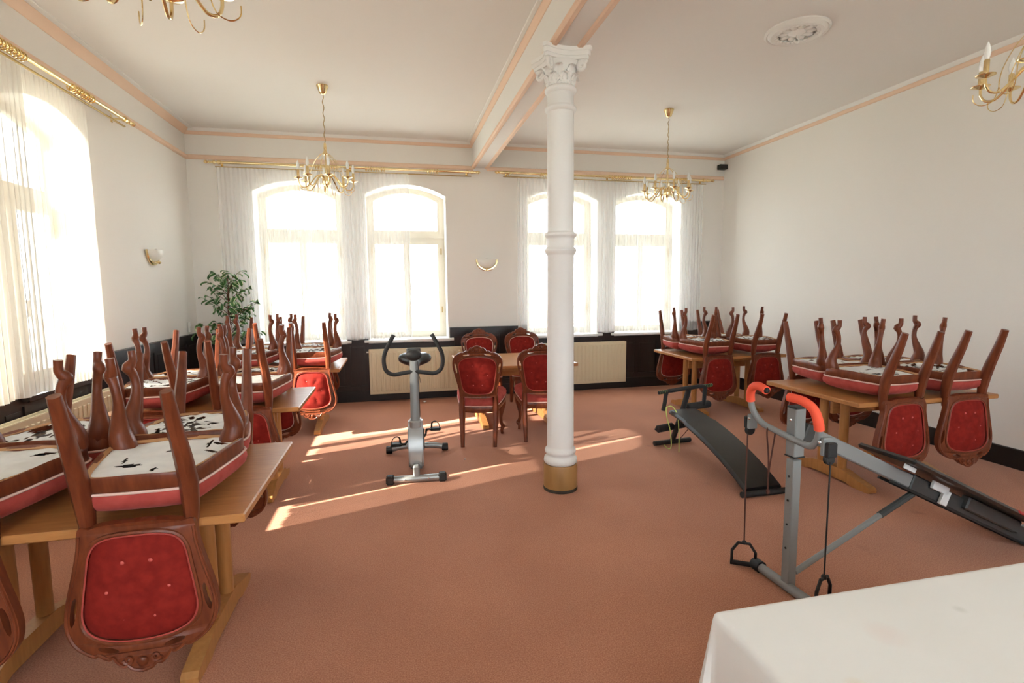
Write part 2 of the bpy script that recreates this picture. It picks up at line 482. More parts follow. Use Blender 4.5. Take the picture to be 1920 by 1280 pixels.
# dark wainscot
def wainscot(name, a0, a1, f3, segs):
    """f3(u, v, d): u along wall, v height, d out of the wall.  segs: (u0,u1,top)"""
    t = struct(name)
    for (u0, u1, top) in segs:
        MB().prism([(u0, 0), (u1, 0), (u1, top - .02), (u0, top - .02)], [], f3, 0.0, 0.012).build('back_board', 'dark_panel', t, 0)
        n = max(1, round((u1 - u0) / 0.42)); w_ = (u1 - u0) / n
        for i in range(n + 1):
            u = u0 + i * w_
            x0, x1 = max(u0, u - .035), min(u1, u + .035)
            MB().prism([(x0, 0.16), (x1, 0.16), (x1, top - .02), (x0, top - .02)], [], f3, 0.012, 0.026).build('stile', 'dark_panel', t, 0)
        for i in range(n):
            x0, x1 = u0 + i * w_ + .06, u0 + (i + 1) * w_ - .06
            MB().prism([(x0, 0.26), (x1, 0.26), (x1, top - .14), (x0, top - .14)], [], f3, 0.012, 0.020).build('panel', 'dark_panel', t, 0)
        MB().prism([(u0, 0.16), (u1, 0.16), (u1, 0.235), (u0, 0.235)], [], f3, 0.012, 0.0255).build('rail', 'dark_panel', t, 0)
        MB().prism([(u0, top - .11), (u1, top - .11), (u1, top - .02), (u0, top - .02)], [], f3, 0.012, 0.0255).build('rail', 'dark_panel', t, 0)
        MB().prism([(u0, 0), (u1, 0), (u1, 0.16), (u0, 0.16)], [], f3, 0.0125, 0.034).build('skirting', 'black_base', t, 0)
        if top > 0.95:
            MB().prism([(u0, top - .045), (u1, top - .045), (u1, top), (u0, top)], [], f3, 0.0, 0.055).build('cap_rail', 'dark_panel', t, 0)
            MB().prism([(u0, top - .065), (u1, top - .065), (u1, top - .045), (u0, top - .045)], [], f3, 0.0, 0.038).build('cap_bead', 'dark_panel', t, 0)
    return t
hw = WIN_W / 2
segs = []; e = XL + .03
for c in BACK_WIN:
    segs.append((e, c - hw - 0.02, 1.04 if c != BACK_WIN[1] and c != BACK_WIN[3] else 0.93)); segs.append((c - hw - 0.02, c + hw + 0.02, SILL - 0.01)); e = c + hw + .02
segs.append((e, XR, 1.04))
wainscot('trim_9', 0, 0, lambda u, v, d: (u, YB - d, v), segs)
segs = []; e = YB
for c in LEFT_WIN:
    segs.append((c + hw + .02, e, 1.06 if c == 4.87 else 0.93)); segs.append((c - hw - .02, c + hw + .02, SILL - 0.01)); e = c - hw - .02
segs.append((YF, e, 1.06))
wainscot('trim_10', 0, 0, lambda u, v, d: (XL + d, u, v), segs)

# ------------------------------------------------------------------ windows
GD = 0.30   # depth of the window frame behind the wall face
def window(n, c, f3, sill_mat, sill_out):
    t = struct('window_%d' % n)
    h = WIN_W / 2
    fw = 0.075
    tz0, tz1 = 2.285, 2.475
    outer = arch(c, WIN_W, SILL, SPRING, RISE)
    top = arch(c, WIN_W - 2 * fw, tz1 - .03, SPRING - .02, RISE - .02)
    low = [(c - h + fw - .02, SILL + .05), (c + h - fw + .02, SILL + .05), (c + h - fw + .02, tz0 + .03), (c - h + fw - .02, tz0 + .03)]
    MB().prism(outer, [top, low], f3, GD, GD + 0.08).build('frame', 'window_paint', t, 0)
    MB().prism([(c - h, tz0 + .075), (c + h, tz0 + .075), (c + h, tz0 + .11), (c - h, tz0 + .11)], [], f3, GD - 0.025, GD).build('transom_bead', 'window_paint', t, 0)
    # top light sash
    s1 = MB().prism(arch(c, WIN_W - 2 * fw + .01, tz1 - .035, SPRING - .015, RISE - .018), [arch(c, WIN_W - 2 * fw - .05, tz1 - .005, SPRING - .04, RISE - .03)], f3, GD + .01, GD + .06).build('sash', 'window_paint', t, 0)
    MB().prism(arch(c, WIN_W - 2 * fw - .04, tz1 - .01, SPRING - .036, RISE - .028), [], f3, GD + .03, GD + .036).build('pane', 'glass', s1, 0)
    # two casements
    for sg in (-1, 1):
        x0, x1 = (c - h + fw - .025, c + .012) if sg < 0 else (c - .012, c + h - fw + .025)
        z0, z1 = SILL + .045, tz0 + .035
        q = [(x0, z0), (x1, z0), (x1, z1), (x0, z1)]
        b0 = .055
        i0, i1 = (x0 + b0, x1 - .060) if sg < 0 else (x0 + .060, x1 - b0)
        hq = [(i0, z0 + .065), (i1, z0 + .065), (i1, z1 - .05), (i0, z1 - .05)]
        s = MB().prism(q, [hq], f3, GD - .012 + (.004 if sg > 0 else 0), GD + .045).build('casement', 'window_paint', t, 0)
        e_ = .006
        MB().prism([(i0 - e_, z0 + .06), (i1 + e_, z0 + .06), (i1 + e_, z1 - .045), (i0 - e_, z1 - .045)], [], f3, GD + .015, GD + .021).build('pane', 'glass', s, 0)
        zz = (1.25, 2.12)
        for z_ in zz:
            xx = x0 + .004 if sg < 0 else x1 - .004
            MB().prism([(xx - .008, z_), (xx + .008, z_), (xx + .008, z_ + .09), (xx - .008, z_ + .09)], [], f3, GD - .03, GD - .008).build('hinge', 'brass_dark', s, 0)
    hx = c + .03
    MB().prism([(hx - .008, 1.42), (hx + .008, 1.42), (hx + .008, 1.55), (hx - .008, 1.55)], [], f3, GD - .05, GD - .03).build('handle', 'plastic_white', t, 0)
    MB().prism([(hx - .006, 1.53), (hx + .006, 1.53), (hx + .006, 1.55), (hx - .006, 1.55)], [], f3, GD - .035, GD - .008).build('handle_stem', 'plastic_white', t, 0)
    MB().prism([(c - h - .075, SILL - .012), (c + h + .075, SILL - .012), (c + h + .075, SILL + .022), (c - h - .075, SILL + .022)], [], f3, -sill_out, -0.001).build('sill_nosing', sill_mat, t, 0)
    MB().prism([(c - h + .001, SILL), (c + h - .001, SILL), (c + h - .001, SILL + .022), (c - h + .001, SILL + .022)], [], f3, -.001, GD).build('sill_board', sill_mat, t, 0)
    return t
for i, c in enumerate(BACK_WIN):
    window(i + 1, c, lambda u, v, d: (u, YB + d, v), 'sill_white', 0.075)
for i, c in enumerate(BACK_WIN):  # unseen windows behind the camera, added to brighten the room
    window(i + 9, c, lambda u, v, d: (u, YF - d, v), 'sill_white', 0.075)
for i, c in enumerate(LEFT_WIN):
    window(i + 5, c, lambda u, v, d: (XL - d, u, v), 'dark_panel', 0.075)

# ------------------------------------------------------------------ column
CX, CY = 1.262, 3.90
colm = thing('column', 'white cast column with leafy capital and brown wooden drum foot', 'column', (CX, CY, 0))
shaft = [(0.112, 0.21), (0.126, 0.218), (0.134, 0.235), (0.130, 0.262), (0.115, 0.276), (0.113, 0.292), (0.122, 0.302), (0.125, 0.318), (0.120, 0.334), (0.108, 0.345),
         (0.1065, 0.36), (0.1035, 1.86), (0.107, 1.868), (0.113, 1.874), (0.122, 1.892), (0.124, 1.902), (0.118, 1.912), (0.104, 1.925), (0.1035, 1.985),
         (0.107, 1.992), (0.112, 1.998), (0.122, 2.008), (0.124, 2.020), (0.118, 2.030), (0.1025, 2.04), (0.1000, 2.92), (0.108, 2.925), (0.119, 2.938), (0.119, 2.950), (0.108, 2.962), (0.0995, 2.97),
         (0.0985, 3.055), (0.110, 3.06), (0.120, 3.073), (0.120, 3.086), (0.108, 3.098), (0.098, 3.104)]
MB().lathe(shaft, 40).build('shaft', 'column_white', colm, 50)
dr = MB().lathe([(0.134, 0.018), (0.136, 0.03), (0.136, 0.205), (0.132, 0.214)], 40).build('foot_drum', 'drum_wood', colm, 40)
MB().lathe([(0.1365, 0.0), (0.1375, 0.004), (0.1370, 0.022), (0.1340, 0.026)], 40).build('dark_rim', 'dark_brown', dr, 40)  # narrow ring at the drum's bottom, darker than its wood
cap = MB().lathe([(0.098, 3.10), (0.099, 3.14), (0.108, 3.19), (0.128, 3.235), (0.148, 3.262)], 40).build('capital_bell', 'column_white', colm, 60)
ab = []
for k in range(4):
    a0 = PI / 4 + k * PI / 2
    for s in range(11):
        t = s / 10
        a = a0 + t * PI / 2
        half = 0.195
        pa = Vector((math.cos(a0), math.sin(a0))) * 0.262; pb = Vector((math.cos(a0 + PI / 2), math.sin(a0 + PI / 2))) * 0.262
        p = pa.lerp(pb, 0.06 + 0.88 * t)
        nrm = -(pa + pb).normalized()
        p = p + nrm * (0.05 * math.sin(PI * t))
        ab.append((p.x, p.y))
for z0, z1, s in ((3.262, 3.285, 0.90), (3.285, 3.318, 0.955), (3.318, 3.346, 1.0)):
    MB().prism([(x * s, y * s) for x, y in ab], [], lambda u, v, d: (u, v, d), z0, z1).build('abacus', 'column_white', colm, 30)
for k in range(4):
    a = PI / 4 + k * PI / 2
    ca, sa = math.cos(a), math.sin(a)
    pts = []
    for i in range(22):
        t = i / 21; th = -0.6 + t * 3.6 * PI
        r = 0.040 * (1 - t * 0.85)
        pts.append((ca * (0.175 + r * math.cos(th + 1.2)), sa * (0.175 + r * math.cos(th + 1.2)), 3.222 + r * math.sin(th + 1.2)))
    MB().tube(pts, [0.017 - 0.009 * i / 21 for i in range(22)], 8).build('volute', 'column_white', colm)
def acanthus(r0, z0, hgt, out, wd):
    m = MB(); nu, nv = 8, 8; vs = []; fs = []
    for j in range(nv + 1):
        t = j / nv
        for i in range(nu + 1):
            s = (i / nu - .5) * 2
            ww = wd * (math.sin(PI * (0.18 + 0.8 * t)) ** 0.7) * (1 + 0.16 * math.cos(t * 26))
            r = r0 + out * (t ** 2.6) + 0.006 * math.cos(s * 7) * (1 - t) + 0.006
            z = z0 + hgt * (t if t < .85 else .85 + (t - .85) * (.2)) - (0.03 * max(0, t - .8) / .2)
            vs.append((r, s * ww, z))
    for j in range(nv):
        for i in range(nu):
            a = j * (nu + 1) + i
            fs.append((a, a + 1, a + nu + 2, a + nu + 1))
    n = len(vs)
    vs2 = [(x - 0.012, y * .96, z) for x, y, z in vs]
    m.add(vs + vs2, fs + [tuple(i + n for i in q[::-1]) for q in fs])
    bnd = [i for i in range(nu + 1)] + [j * (nu + 1) + nu for j in range(1, nv + 1)] + [nv * (nu + 1) + i for i in range(nu - 1, -1, -1)] + [j * (nu + 1) for j in range(nv - 1, 0, -1)]
    m.add([], [])
    for i in range(len(bnd)):
        a, b = bnd[i], bnd[(i + 1) % len(bnd)]
        m.f.append((a, b, b + n, a + n))
    return m
lf = acanthus(0.094, 3.105, 0.095, 0.05, 0.040).build('acanthus_leaf', 'column_white', colm, 60)
for k in range(1, 8): inst(lf, colm, rot=(0, 0, k * PI / 4))
lf2 = acanthus(0.100, 3.13, 0.125, 0.062, 0.036).build('acanthus_leaf', 'column_white', colm, 60)
lf2.rotation_euler = (0, 0, PI / 8)
for k in range(1, 8): inst(lf2, colm, rot=(0, 0, PI / 8 + k * PI / 4))

# ------------------------------------------------------------------ radiators
def radiator(label, loc, rz, length, group):
    t = thing('radiator', label, 'radiator', loc, rz, group)
    z0, z1 = 0.115, 0.755
    L2 = length / 2
    MB().box((0, -0.075, (z0 + z1) / 2), (length, 0.008, z1 - z0), 0.003).build('front_panel', 'radiator', t)
    m = MB(); n = int(length / 0.062)
    for i in range(n):
        x = -L2 + 0.055 + (length - .11) * i / (n - 1)
        m.box((x, -0.082, (z0 + z1) / 2), (0.040, 0.014, z1 - z0 - 0.08), 0.0065)
    o = m.build('ribs', 'radiator', t); o['kind'] = 'stuff'
    MB().box((0, -0.01, (z0 + z1) / 2), (length - .02, 0.008, z1 - z0)).build('rear_panel', 'radiator', t)
    for s in (-1, 1):
        MB().box((s * (L2 - .004), -0.04, (z0 + z1) / 2), (0.008, 0.078, z1 - z0 - .02), 0.003).build('side_cover', 'radiator', t)
    g = MB()
    for s in (-1, 1): g.box((0, -0.04 + s * .031, z1 + .002), (length, 0.014, 0.006), 0.002)
    k = int(length / 0.03)
    for i in range(k): g.box((-L2 + length * (i + .5) / k, -0.04, z1 + .001), (0.014, 0.056, 0.005))
    g.build('top_grille', 'radiator', t)
    MB().tube([(-L2 + .01, -.04, z1 - .035), (-L2 - .03, -.04, z1 - .035)], .011, 10).build('air_valve', 'trim_white', t)
    for x in (-L2 * .6, L2 * .6):
        MB().box((x, 0.0, 0.45), (0.03, 0.03, 0.5)).build('wall_bracket', 'radiator', t, 0)
    return t
radiator('long cream panel radiator behind the exercise bike', (0.53, YB - 0.048, 0), 0, 1.835, 'cream wall radiators')
radiator('long cream panel radiator to the right of the white column', (2.63, YB - 0.048, 0), 0, 1.82, 'cream wall radiators')
radiator('cream panel radiator on the left wall under the sunlit window', (XL + 0.048, 4.05, 0), PI / 2, 2.5, 'cream wall radiators')

# ------------------------------------------------------------------ curtains and rods
def curtain(label, p0, p1, inward, z0, z1, matn, pitch=0.05, amp=0.010, seed=1, group='sheer curtains'):
    r = random.Random(seed)
    A, B = Vector((p0[0], p0[1], 0)), Vector((p1[0], p1[1], 0))
    Ln = (B - A).length; nf = int(Ln / pitch); per = 8
    nu = nf * per; nv = 10
    am = [amp * r.uniform(.45, 1.35) for _ in range(nf + 2)]; ph = [r.uniform(-.9, .9) for _ in range(nf + 2)]
    iv = Vector((inward[0], inward[1], 0)); tv = (B - A).normalized()
    vs = []; fs = []
    for j in range(nv + 1):
        tz = j / nv
        for i in range(nu + 1):
            u = i / per; k = int(u); fr = u - k
            a = am[k] * (1 - fr) + am[min(k + 1, nf + 1)] * fr
            p = ph[k] * (1 - fr) + ph[min(k + 1, nf + 1)] * fr
            top = 0.55 + 0.45 * min(1, (1 - tz) * 4) + 0.25 * (1 - tz)
            th = 2 * PI * u + p + 0.15 * (1 - tz) * math.sin(k * 1.7)
            d = a * top * math.sin(th)
            s = a * top * 0.55 * math.sin(2 * th)
            base = A + tv * (Ln * i / nu + s)
            q = base + iv * d
            vs.append((q.x, q.y, z0 + (z1 - z0) * tz + (0.006 * math.sin(u * 1.3) if j == 0 else 0)))
    for j in range(nv):
        for i in range(nu):
            a = j * (nu + 1) + i
            fs.append((a, a + 1, a + nu + 2, a + nu + 1))
    o = MB().add(vs, fs).build('sheer_curtain', matn, None, 180, fix=False)
    return tag(o, label, 'curtain', group)
curtain('white sheer curtain over the left pair of rear windows, stopping halfway across one', (-2.20, YB - 0.115), (0.235, YB - 0.115), (0, -1), 0.905, 3.20, 'sheer', seed=3)
curtain('white sheer curtain over the rear windows to the right of the column', (1.80, YB - 0.115), (4.83, YB - 0.115), (0, -1), 0.905, 3.21, 'sheer', seed=5)
LXC = XL + 0.125
curtain('sun-drenched cream sheer curtain at the left wall, nearest the wall lamp', (LXC, 4.415), (LXC, 5.165), (1, 0), 0.905, 3.16, 'sheer_left', seed=8)
curtain('cream sheer curtain at the left wall, at the edge of the picture', (LXC, 3.48), (LXC, 4.39), (1, 0), 0.905, 3.16, 'sheer_dense', seed=11)
curtain('cream sheer curtain at the left wall beside the nearest table', (LXC, 2.55), (LXC, 3.455), (1, 0), 0.905, 3.16, 'sheer_dense', seed=12)


def rod(label, p0, p1, inward, z, clusters, lower=None):
    A, B = Vector((*p0, z)), Vector((*p1, z)); d = (B - A).normalized(); L_ = (B - A).length
    t = thing('curtain_rod', label, 'curtain rod', ((A + B) / 2)[:], math.atan2(d.y, d.x), 'brass curtain rods')
    h = L_ / 2
    ax = Matrix(((0, 0, 1), (0, 1, 0), (-1, 0, 0)))   # local z -> local x
    MB().tube([(-h + .07, 0, 0), (h - .07, 0, 0)], 0.017, 14).build('pole', 'brass', t)
    for s in (-1, 1):
        prof = [(0.018, -0.02), (0.026, -0.012), (0.026, 0), (0.019, 0.006), (0.017, 0.05), (0.022, 0.056), (0.012, 0.064), (0.024, 0.082), (0.022, 0.098), (0.010, 0.112), (0.002, 0.118)]
        m3 = ax if s > 0 else ax @ Matrix.Diagonal((1, 1, -1))
        MB().lathe([(r_, z_) for r_, z_ in prof], 14, (s * (h - .09), 0, 0), True, m3).build('finial', 'brass', t)
    yv = 1 if (d.x * inward[1] - d.y * inward[0]) > 0 else -1   # inward in local y
    nb = 3
    for i in range(nb):
        x = -h + .16 + (L_ - .32) * i / (nb - 1)
        b = MB().tube([(x, -yv * .115, 0), (x, 0, 0)], 0.009, 8)
        b.lathe([(0.026, -.017), (0.029, 0), (0.026, .017)], 14, (x, 0, 0), True, ax)
        b.box((x, -yv * .112, 0), (0.03, 0.008, 0.07), .003)
        b.build('bracket', 'brass', t)
    ring = None
    rp = [(0, 0.030 * math.cos(a), 0.030 * math.sin(a) - .010) for a in [2 * PI * k / 14 for k in range(14)]]
    for (c, n) in clusters:
        for k in range(n):
            x = -h + L_ * c + (k - n / 2) * 0.034
            if ring is None:
                ring = MB().tube(rp, 0.0055, 6, True).build('ring', 'brass', t)
                ring.location = (x, 0, 0)
            else:
                inst(ring, t, loc=(x, 0, 0), rot=(0, 0, rnd.uniform(-.25, .25)))
    x0, x1 = lower or (-h + .1, h - .1)
    MB().box(((x0 + x1) / 2, -yv * .03, -0.052), (x1 - x0, 0.018, 0.014), .003).build('glide_rail', 'brass_dark', t)
    return t
ROFF = 0.115
rod('long brass curtain rod above the left pair of rear windows', (-2.32, YB - ROFF), (1.225, YB - ROFF), (0, -1), 3.262, [(0.42, 9), (0.60, 8), (0.82, 5)])
rod('long brass curtain rod above the rear windows right of the column', (1.49, YB - ROFF), (4.99, YB - ROFF), (0, -1), 3.275, [(0.06, 2), (0.21, 4), (0.56, 10), (0.85, 6)])
rod('long brass curtain rod high on the left wall', (XL + ROFF, 2.3), (XL + ROFF, 6.03), (1, 0), 3.255, [(0.06, 8), (0.30, 8), (0.545, 9), (0.77, 9)])

# ------------------------------------------------------------------ small wall fittings
def sconce(label, loc, rz):
    t = thing('wall_lamp', label, 'wall lamp', loc, rz, 'half bowl wall lamps')
    def bowl(R, hgt, th, a0=-PI, z0=0):
        m = MB(); nu, nv = 16, 8; vs = []; fs = []
        for sgn in (0, 1):
            for j in range(nv + 1):
                b = (j / nv) * PI / 2 * .96
                for i in range(nu + 1):
                    a = PI + PI * i / nu
                    rr = (R - sgn * th) * math.cos(b); zz = -(hgt - sgn * th) * math.sin(b)
                    vs.append((rr * math.cos(a), rr * math.sin(a) * .8, z0 + zz))
        n = (nu + 1) * (nv + 1)
        for j in range(nv):
            for i in range(nu):
                a = j * (nu + 1) + i
                fs.append((a, a + 1, a + nu + 2, a + nu + 1)); fs.append((a + n, a + nu + 1 + n, a + nu + 2 + n, a + 1 + n))
        for i in range(nu): fs.append((i, i + n, i + 1 + n, i + 1))
        return m.add(vs, fs)
    bowl(0.142, 0.125, 0.006).build('glass_bowl', 'frosted', t, 60)
    arc = [(0.152 * math.cos(PI + PI * i / 20), -0.016, -0.146 * math.sin(PI * i / 20)) for i in range(21)]
    MB().tube(arc, [0.012 + 0.010 * math.sin(PI * i / 20) for i in range(21)], 8, flat=(1, .8)).build('brass_rim', 'brass', t)
    MB().ball((0, -.07, -.135), .02, 12, (1.3, 1, .8)).build('brass_knob', 'brass', t)
    MB().box((0, -.008, -.06), (0.12, 0.014, 0.10), .004).build('back_plate', 'brass', t)
    MB().ball((0, -.05, -.02), .022, 12, (1, 1, 1.6)).build('bulb', 'bulb', t)
    return t
sconce('half bowl glass wall lamp between the two rear curtain rods', (1.345, YB, 2.03), 0)
sconce('half bowl glass wall lamp on the left wall by the corner', (XL, 6.50, 2.06), PI / 2)
sp = thing('loudspeaker', 'small black loudspeaker high in the right rear corner', 'speaker', (XR - 0.075, YB - 0.06, 3.47), 0)
MB().box((0, 0, 0.035), (0.135, 0.09, 0.075), .006).build('housing', 'speaker_black', sp)
MB().box((0, -.047, 0.035), (0.115, 0.006, 0.058), .002).build('grille', 'rubber', sp)
MB().box((0.03, .05, 0.035), (0.03, 0.02, 0.03)).build('bracket', 'speaker_black', sp, 0)
wb = thing('wall_box', 'slim white plastic box on the left wall beside the plant', 'wall box', (XL + .012, 7.38, 1.085), 0)
MB().box((0.006, 0, 0.065), (0.026, 0.05, 0.13), .005).build('cover', 'plastic_white', wb)
MB().box((0.021, 0, 0.09), (0.006, 0.028, 0.03), .002).build('switch', 'trim_white', wb)

# ceiling rosette
ro = thing('ceiling_rosette', 'round white plaster rosette on the right half of the ceiling', 'ceiling rosette', (3.30, 3.90, ZC))
MB().lathe([(0.245, 0), (0.245, -0.010), (0.232, -0.022), (0.222, -0.014), (0.212, -0.026), (0.196, -0.034), (0.150, -0.030), (0.150, 0)], 48).build('outer_ring', 'trim_white', ro, 25)
pet = MB().ball((0, 0, 0), 0.034, 10, (1.5, .9, .5)).build('petal', 'trim_white', ro, 60)
pet.location = (0.105, 0, -.010)
for k in range(1, 10): inst(pet, ro, loc=(0.105 * math.cos(k * PI / 5), 0.105 * math.sin(k * PI / 5), -.010), rot=(0, 0, k * PI / 5))
scl = MB().ball((0, 0, 0), 0.018, 8, (1, 1, .6)).build('bead', 'trim_white', ro, 60); scl.location = (0.158, 0, -.026)
for k in range(1, 28): inst(scl, ro, loc=(0.158 * math.cos(k * 2 * PI / 28), 0.158 * math.sin(k * 2 * PI / 28), -.026))
MB().lathe([(0.075, 0), (0.07, -0.016), (0.045, -0.03), (0.02, -0.036), (0.004, -0.038)], 24).build('centre_boss', 'trim_white', ro, 60)
hook = [(0, 0, -.03), (0, 0, -.055)] + [(0.022 * math.sin(a), 0, -.077 + .022 * math.cos(a)) for a in [i * .45 for i in range(1, 12)]]
MB().tube(hook, .006, 8).build('hook', 'trim_white', ro)

# ------------------------------------------------------------------ chandeliers
def chandelier(label, x, y, rz):
    t = thing('chandelier', label, 'chandelier', (x, y, ZC), rz, 'brass candle chandeliers')
    MB().lathe([(0.058, 0), (0.060, -0.008), (0.050, -0.03), (0.034, -0.075), (0.028, -0.082), (0.004, -0.09)], 24).build('canopy', 'brass', t)
    cord = [(0.006 * math.sin(i * 1.1) , 0.005 * math.cos(i * 1.7), -0.085 - 0.49 * i / 26) for i in range(27)]
    MB().tube(cord, 0.0045, 6).build('cord', 'brass_dark', t)
    k0 = -0.57
    MB().lathe([(0.006, k0), (0.013, k0 - .01), (0.015, k0 - .06), (0.012, k0 - .07), (0.022, k0 - .10), (0.024, k0 - .115), (0.006, k0 - .125)], 16).build('top_bell', 'brass', t)
    MB().tube([(0, 0, k0 - .12), (0, 0, -0.93)], 0.0065, 8).build('stem', 'brass', t)
    MB().lathe([(0.010, -0.90), (0.022, -0.91), (0.040, -0.925), (0.043, -0.935), (0.043, -0.99), (0.038, -1.0), (0.020, -1.005), (0.012, -1.02), (0.010, -1.03), (0.004, -1.085)], 20).build('hub', 'brass', t)
    n = 8
    prof = [(0.030, -0.935), (0.055, -0.905), (0.085, -0.905), (0.12, -0.94), (0.165, -1.0), (0.205, -1.035), (0.245, -1.03), (0.268, -0.995), (0.272, -0.955)]
    arm = catmull([(a, 0, b) for a, b in prof], 4)
    a0 = MB().tube(arm, 0.0068, 8).build('arm', 'brass', t)
    pan = MB().lathe([(0.006, -0.958), (0.014, -0.955), (0.044, -0.944), (0.046, -0.940), (0.014, -0.946), (0.012, -0.93)], 18, (0.272, 0, 0)).build('drip_pan', 'brass', a0)
    slv = MB().lathe([(0.0125, -0.945), (0.0135, -0.94), (0.0135, -0.862), (0.011, -0.858)], 14, (0.272, 0, 0)).build('candle_sleeve', 'brass', a0)
    blb = MB().lathe([(0.006, -0.860), (0.012, -0.848), (0.0165, -0.825), (0.014, -0.80), (0.006, -0.775), (0.001, -0.765)], 12, (0.272, 0, 0)).build('bulb', 'bulb', a0)
    wire = catmull([(0.018, 0, -0.675), (0.06, 0, -0.70), (0.125, 0, -0.78), (0.175, 0, -0.90), (0.185, 0, -1.0), (0.205, 0, -1.06), (0.25, 0, -1.075), (0.285, 0, -1.05), (0.29, 0, -1.01)], 4)
    w0 = MB().tube(wire, 0.0025, 5).build('scroll_wire', 'brass', t)
    w0.rotation_euler = (0, 0, PI / n)
    for k in range(1, n):
        a = inst(a0, t, rot=(0, 0, k * 2 * PI / n))
        for c in (pan, slv, blb): inst(c, a)
        inst(w0, t, rot=(0, 0, PI / n + k * 2 * PI / n))
    return t
chandelier('brass chandelier hanging before the left pair of rear windows', -0.66, 5.88, 0.2)
chandelier('brass chandelier hanging before the rear windows in the right corner', 3.24, 5.86, 0.55)
chandelier('brass chandelier cut off by the top edge, above the left tables', -0.79, 2.13, 0.1)
chandelier('brass chandelier at the top right edge of the picture', 3.46, 2.24, 0.33)

# ------------------------------------------------------------------ chairs
def seat_outline():
    P = [(0, -.222), (.10, -.219), (.172, -.205), (.200, -.14), (.224, -.04), (.248, .08), (.262, .17), (.255, .225), (.215, .252), (.13, .262), (.06, .272), (0, .276)]
    P = P + [(-x, y) for x, y in P[-2:0:-1]]
    return catmull(P, 4, True)
SO = seat_outline()
SLOPE = 0.11
def make_chair():
    t = thing('dining_chair', '-', 'chair')
    n = len(SO)
    C0 = (0, 0.03)
    def ring(k, z, wav=0.0):
        out = []
        for x, y in SO:
            px, py = C0[0] + (x - C0[0]) * k, C0[1] + (y - C0[1]) * k
            zz = z + SLOPE * py
            if wav: zz -= wav * (0.5 + 0.5 * math.cos(math.atan2(py - .03, px) * 4)) * 0.6
            out.append((px, py, zz))
        return out
    def rings(L_, cap0=False, cap1=False):
        m = MB(); fs = []; vs = []
        for r_ in L_: vs += r_
        for i in range(len(L_) - 1):
            for k in range(n):
                l = (k + 1) % n
                fs.append((i * n + k, i * n + l, (i + 1) * n + l, (i + 1) * n + k))
        if cap0: fs.append(tuple(range(n))[::-1])
        if cap1: fs.append(tuple((len(L_) - 1) * n + k for k in range(n)))
        return m.add(vs, fs)
    # apron: outside up, over, inside down, closed
    R = [ring(.905, .370), ring(.985, .368, .014), ring(1.0, .375, .012), ring(1.0, .422), ring(.985, .428), ring(.905, .428)]
    m = rings(R); b = (len(R) - 1) * n
    m.f += [(b + k, b + (k + 1) % n, (k + 1) % n, k) for k in range(n)]
    m.build('seat_frame', 'mahogany', t, 50)
    R = [ring(.9, .370), ring(.965, .364), ring(.965, .369), ring(.90, .374)]
    m = rings(R); b = (len(R) - 1) * n
    m.f += [(b + k, b + (k + 1) % n, (k + 1) % n, k) for k in range(n)]
    m.build('seat_batten', 'raw_edge', t, 40)
    cu = rings([ring(.95, .424), ring(1.0, .428), ring(1.03, .445), ring(1.035, .463), ring(1.01, .485), ring(.93, .504), ring(.78, .522), ring(.55, .538), ring(.25, .546)], True, True).build('seat_cushion', 'velvet_seat', t, 80)
    MB().tube([(x * 1.015, C0[1] + (y - C0[1]) * 1.015, .430 + SLOPE * y) for x, y in SO], .0055, 6, True).build('piping', 'piping', cu)
    rings([ring(.91, .396), ring(.91, .403)], True, True).build('webbing_board', 'webbing', t, 0)
    # rear legs / stiles
    for s in (-1, 1):
        P = [(s * .165, -.290, 0), (s * .167, -.272, .12), (s * .172, -.238, .28), (s * .174, -.222, .38), (s * .172, -.222, .47), (s * .170, -.228, .53), (s * .172, -.238, .60)]
        MB().tube(P, [.024, .029, .035, .038, .034, .029, .019], 8, flat=(1.0, .86), up=(0, 1, 0)).build('leg', 'mahogany', t, 45)
    for s in (-1, 1):
        o = Vector((s * .72, .69, 0))
        base = Vector((s * .205, .195, 0))
        pr = [(0.018, 0, .017), (0.014, .045, .018), (0.026, .066, .024), (0.034, .084, .026), (0.016, .108, .020), (0.004, .15, .0185), (0.002, .20, .0205), (0.014, .26, .028), (0.026, .31, .036), (0.028, .35, .044), (0.012, .395, .050), (0.002, .43, .044)]
        P = [base + o * a + Vector((0, 0, z)) for a, z, r_ in pr]
        P = catmull([(p.x, p.y, p.z) for p in P], 2); Rr = catmull([(r_,) for _, _, r_ in pr], 2)
        MB().tube(P, [r_[0] for r_ in Rr], 8, up=tuple(o)).build('leg', 'mahogany', t, 60)
    # back frame
    half = [(0, .497), (.07, .499), (.125, .507), (.150, .515), (.187, .515), (.197, .59), (.217, .68), (.240, .77), (.252, .84), (.247, .90), (.222, .945), (.185, .972), (.158, .983), (.146, .978), (.128, .990), (.108, .998), (.098, .992), (.084, 1.012), (.064, 1.030), (.048, 1.028), (.032, 1.043), (0, 1.052)]
    outer = catmull(half, 3)
    outer = outer + [(-x, z) for x, z in outer[-2:0:-1]]
    hin = [(0, .541), (.075, .545), (.130, .565), (.158, .61), (.170, .68), (.184, .77), (.190, .84), (.172, .89), (.125, .918), (.06, .930), (0, .932)]
    inner = catmull(hin, 3); inner = inner + [(-x, z) for x, z in inner[-2:0:-1]]
    def ell(c, a, b, ang, k=10):
        return [(c[0] + a * math.cos(q) * math.cos(ang) - b * math.sin(q) * math.sin(ang), c[1] + a * math.cos(q) * math.sin(ang) + b * math.sin(q) * math.cos(ang)) for q in [2 * PI * i / k for i in range(k)]]
    holes = [inner]
    for s in (-1, 1):
        holes.append(ell((s * .108, .957), .036, .0105, -s * .22))
        holes.append(ell((s * .2185, .815), .055, .0105, PI / 2 - s * .17))
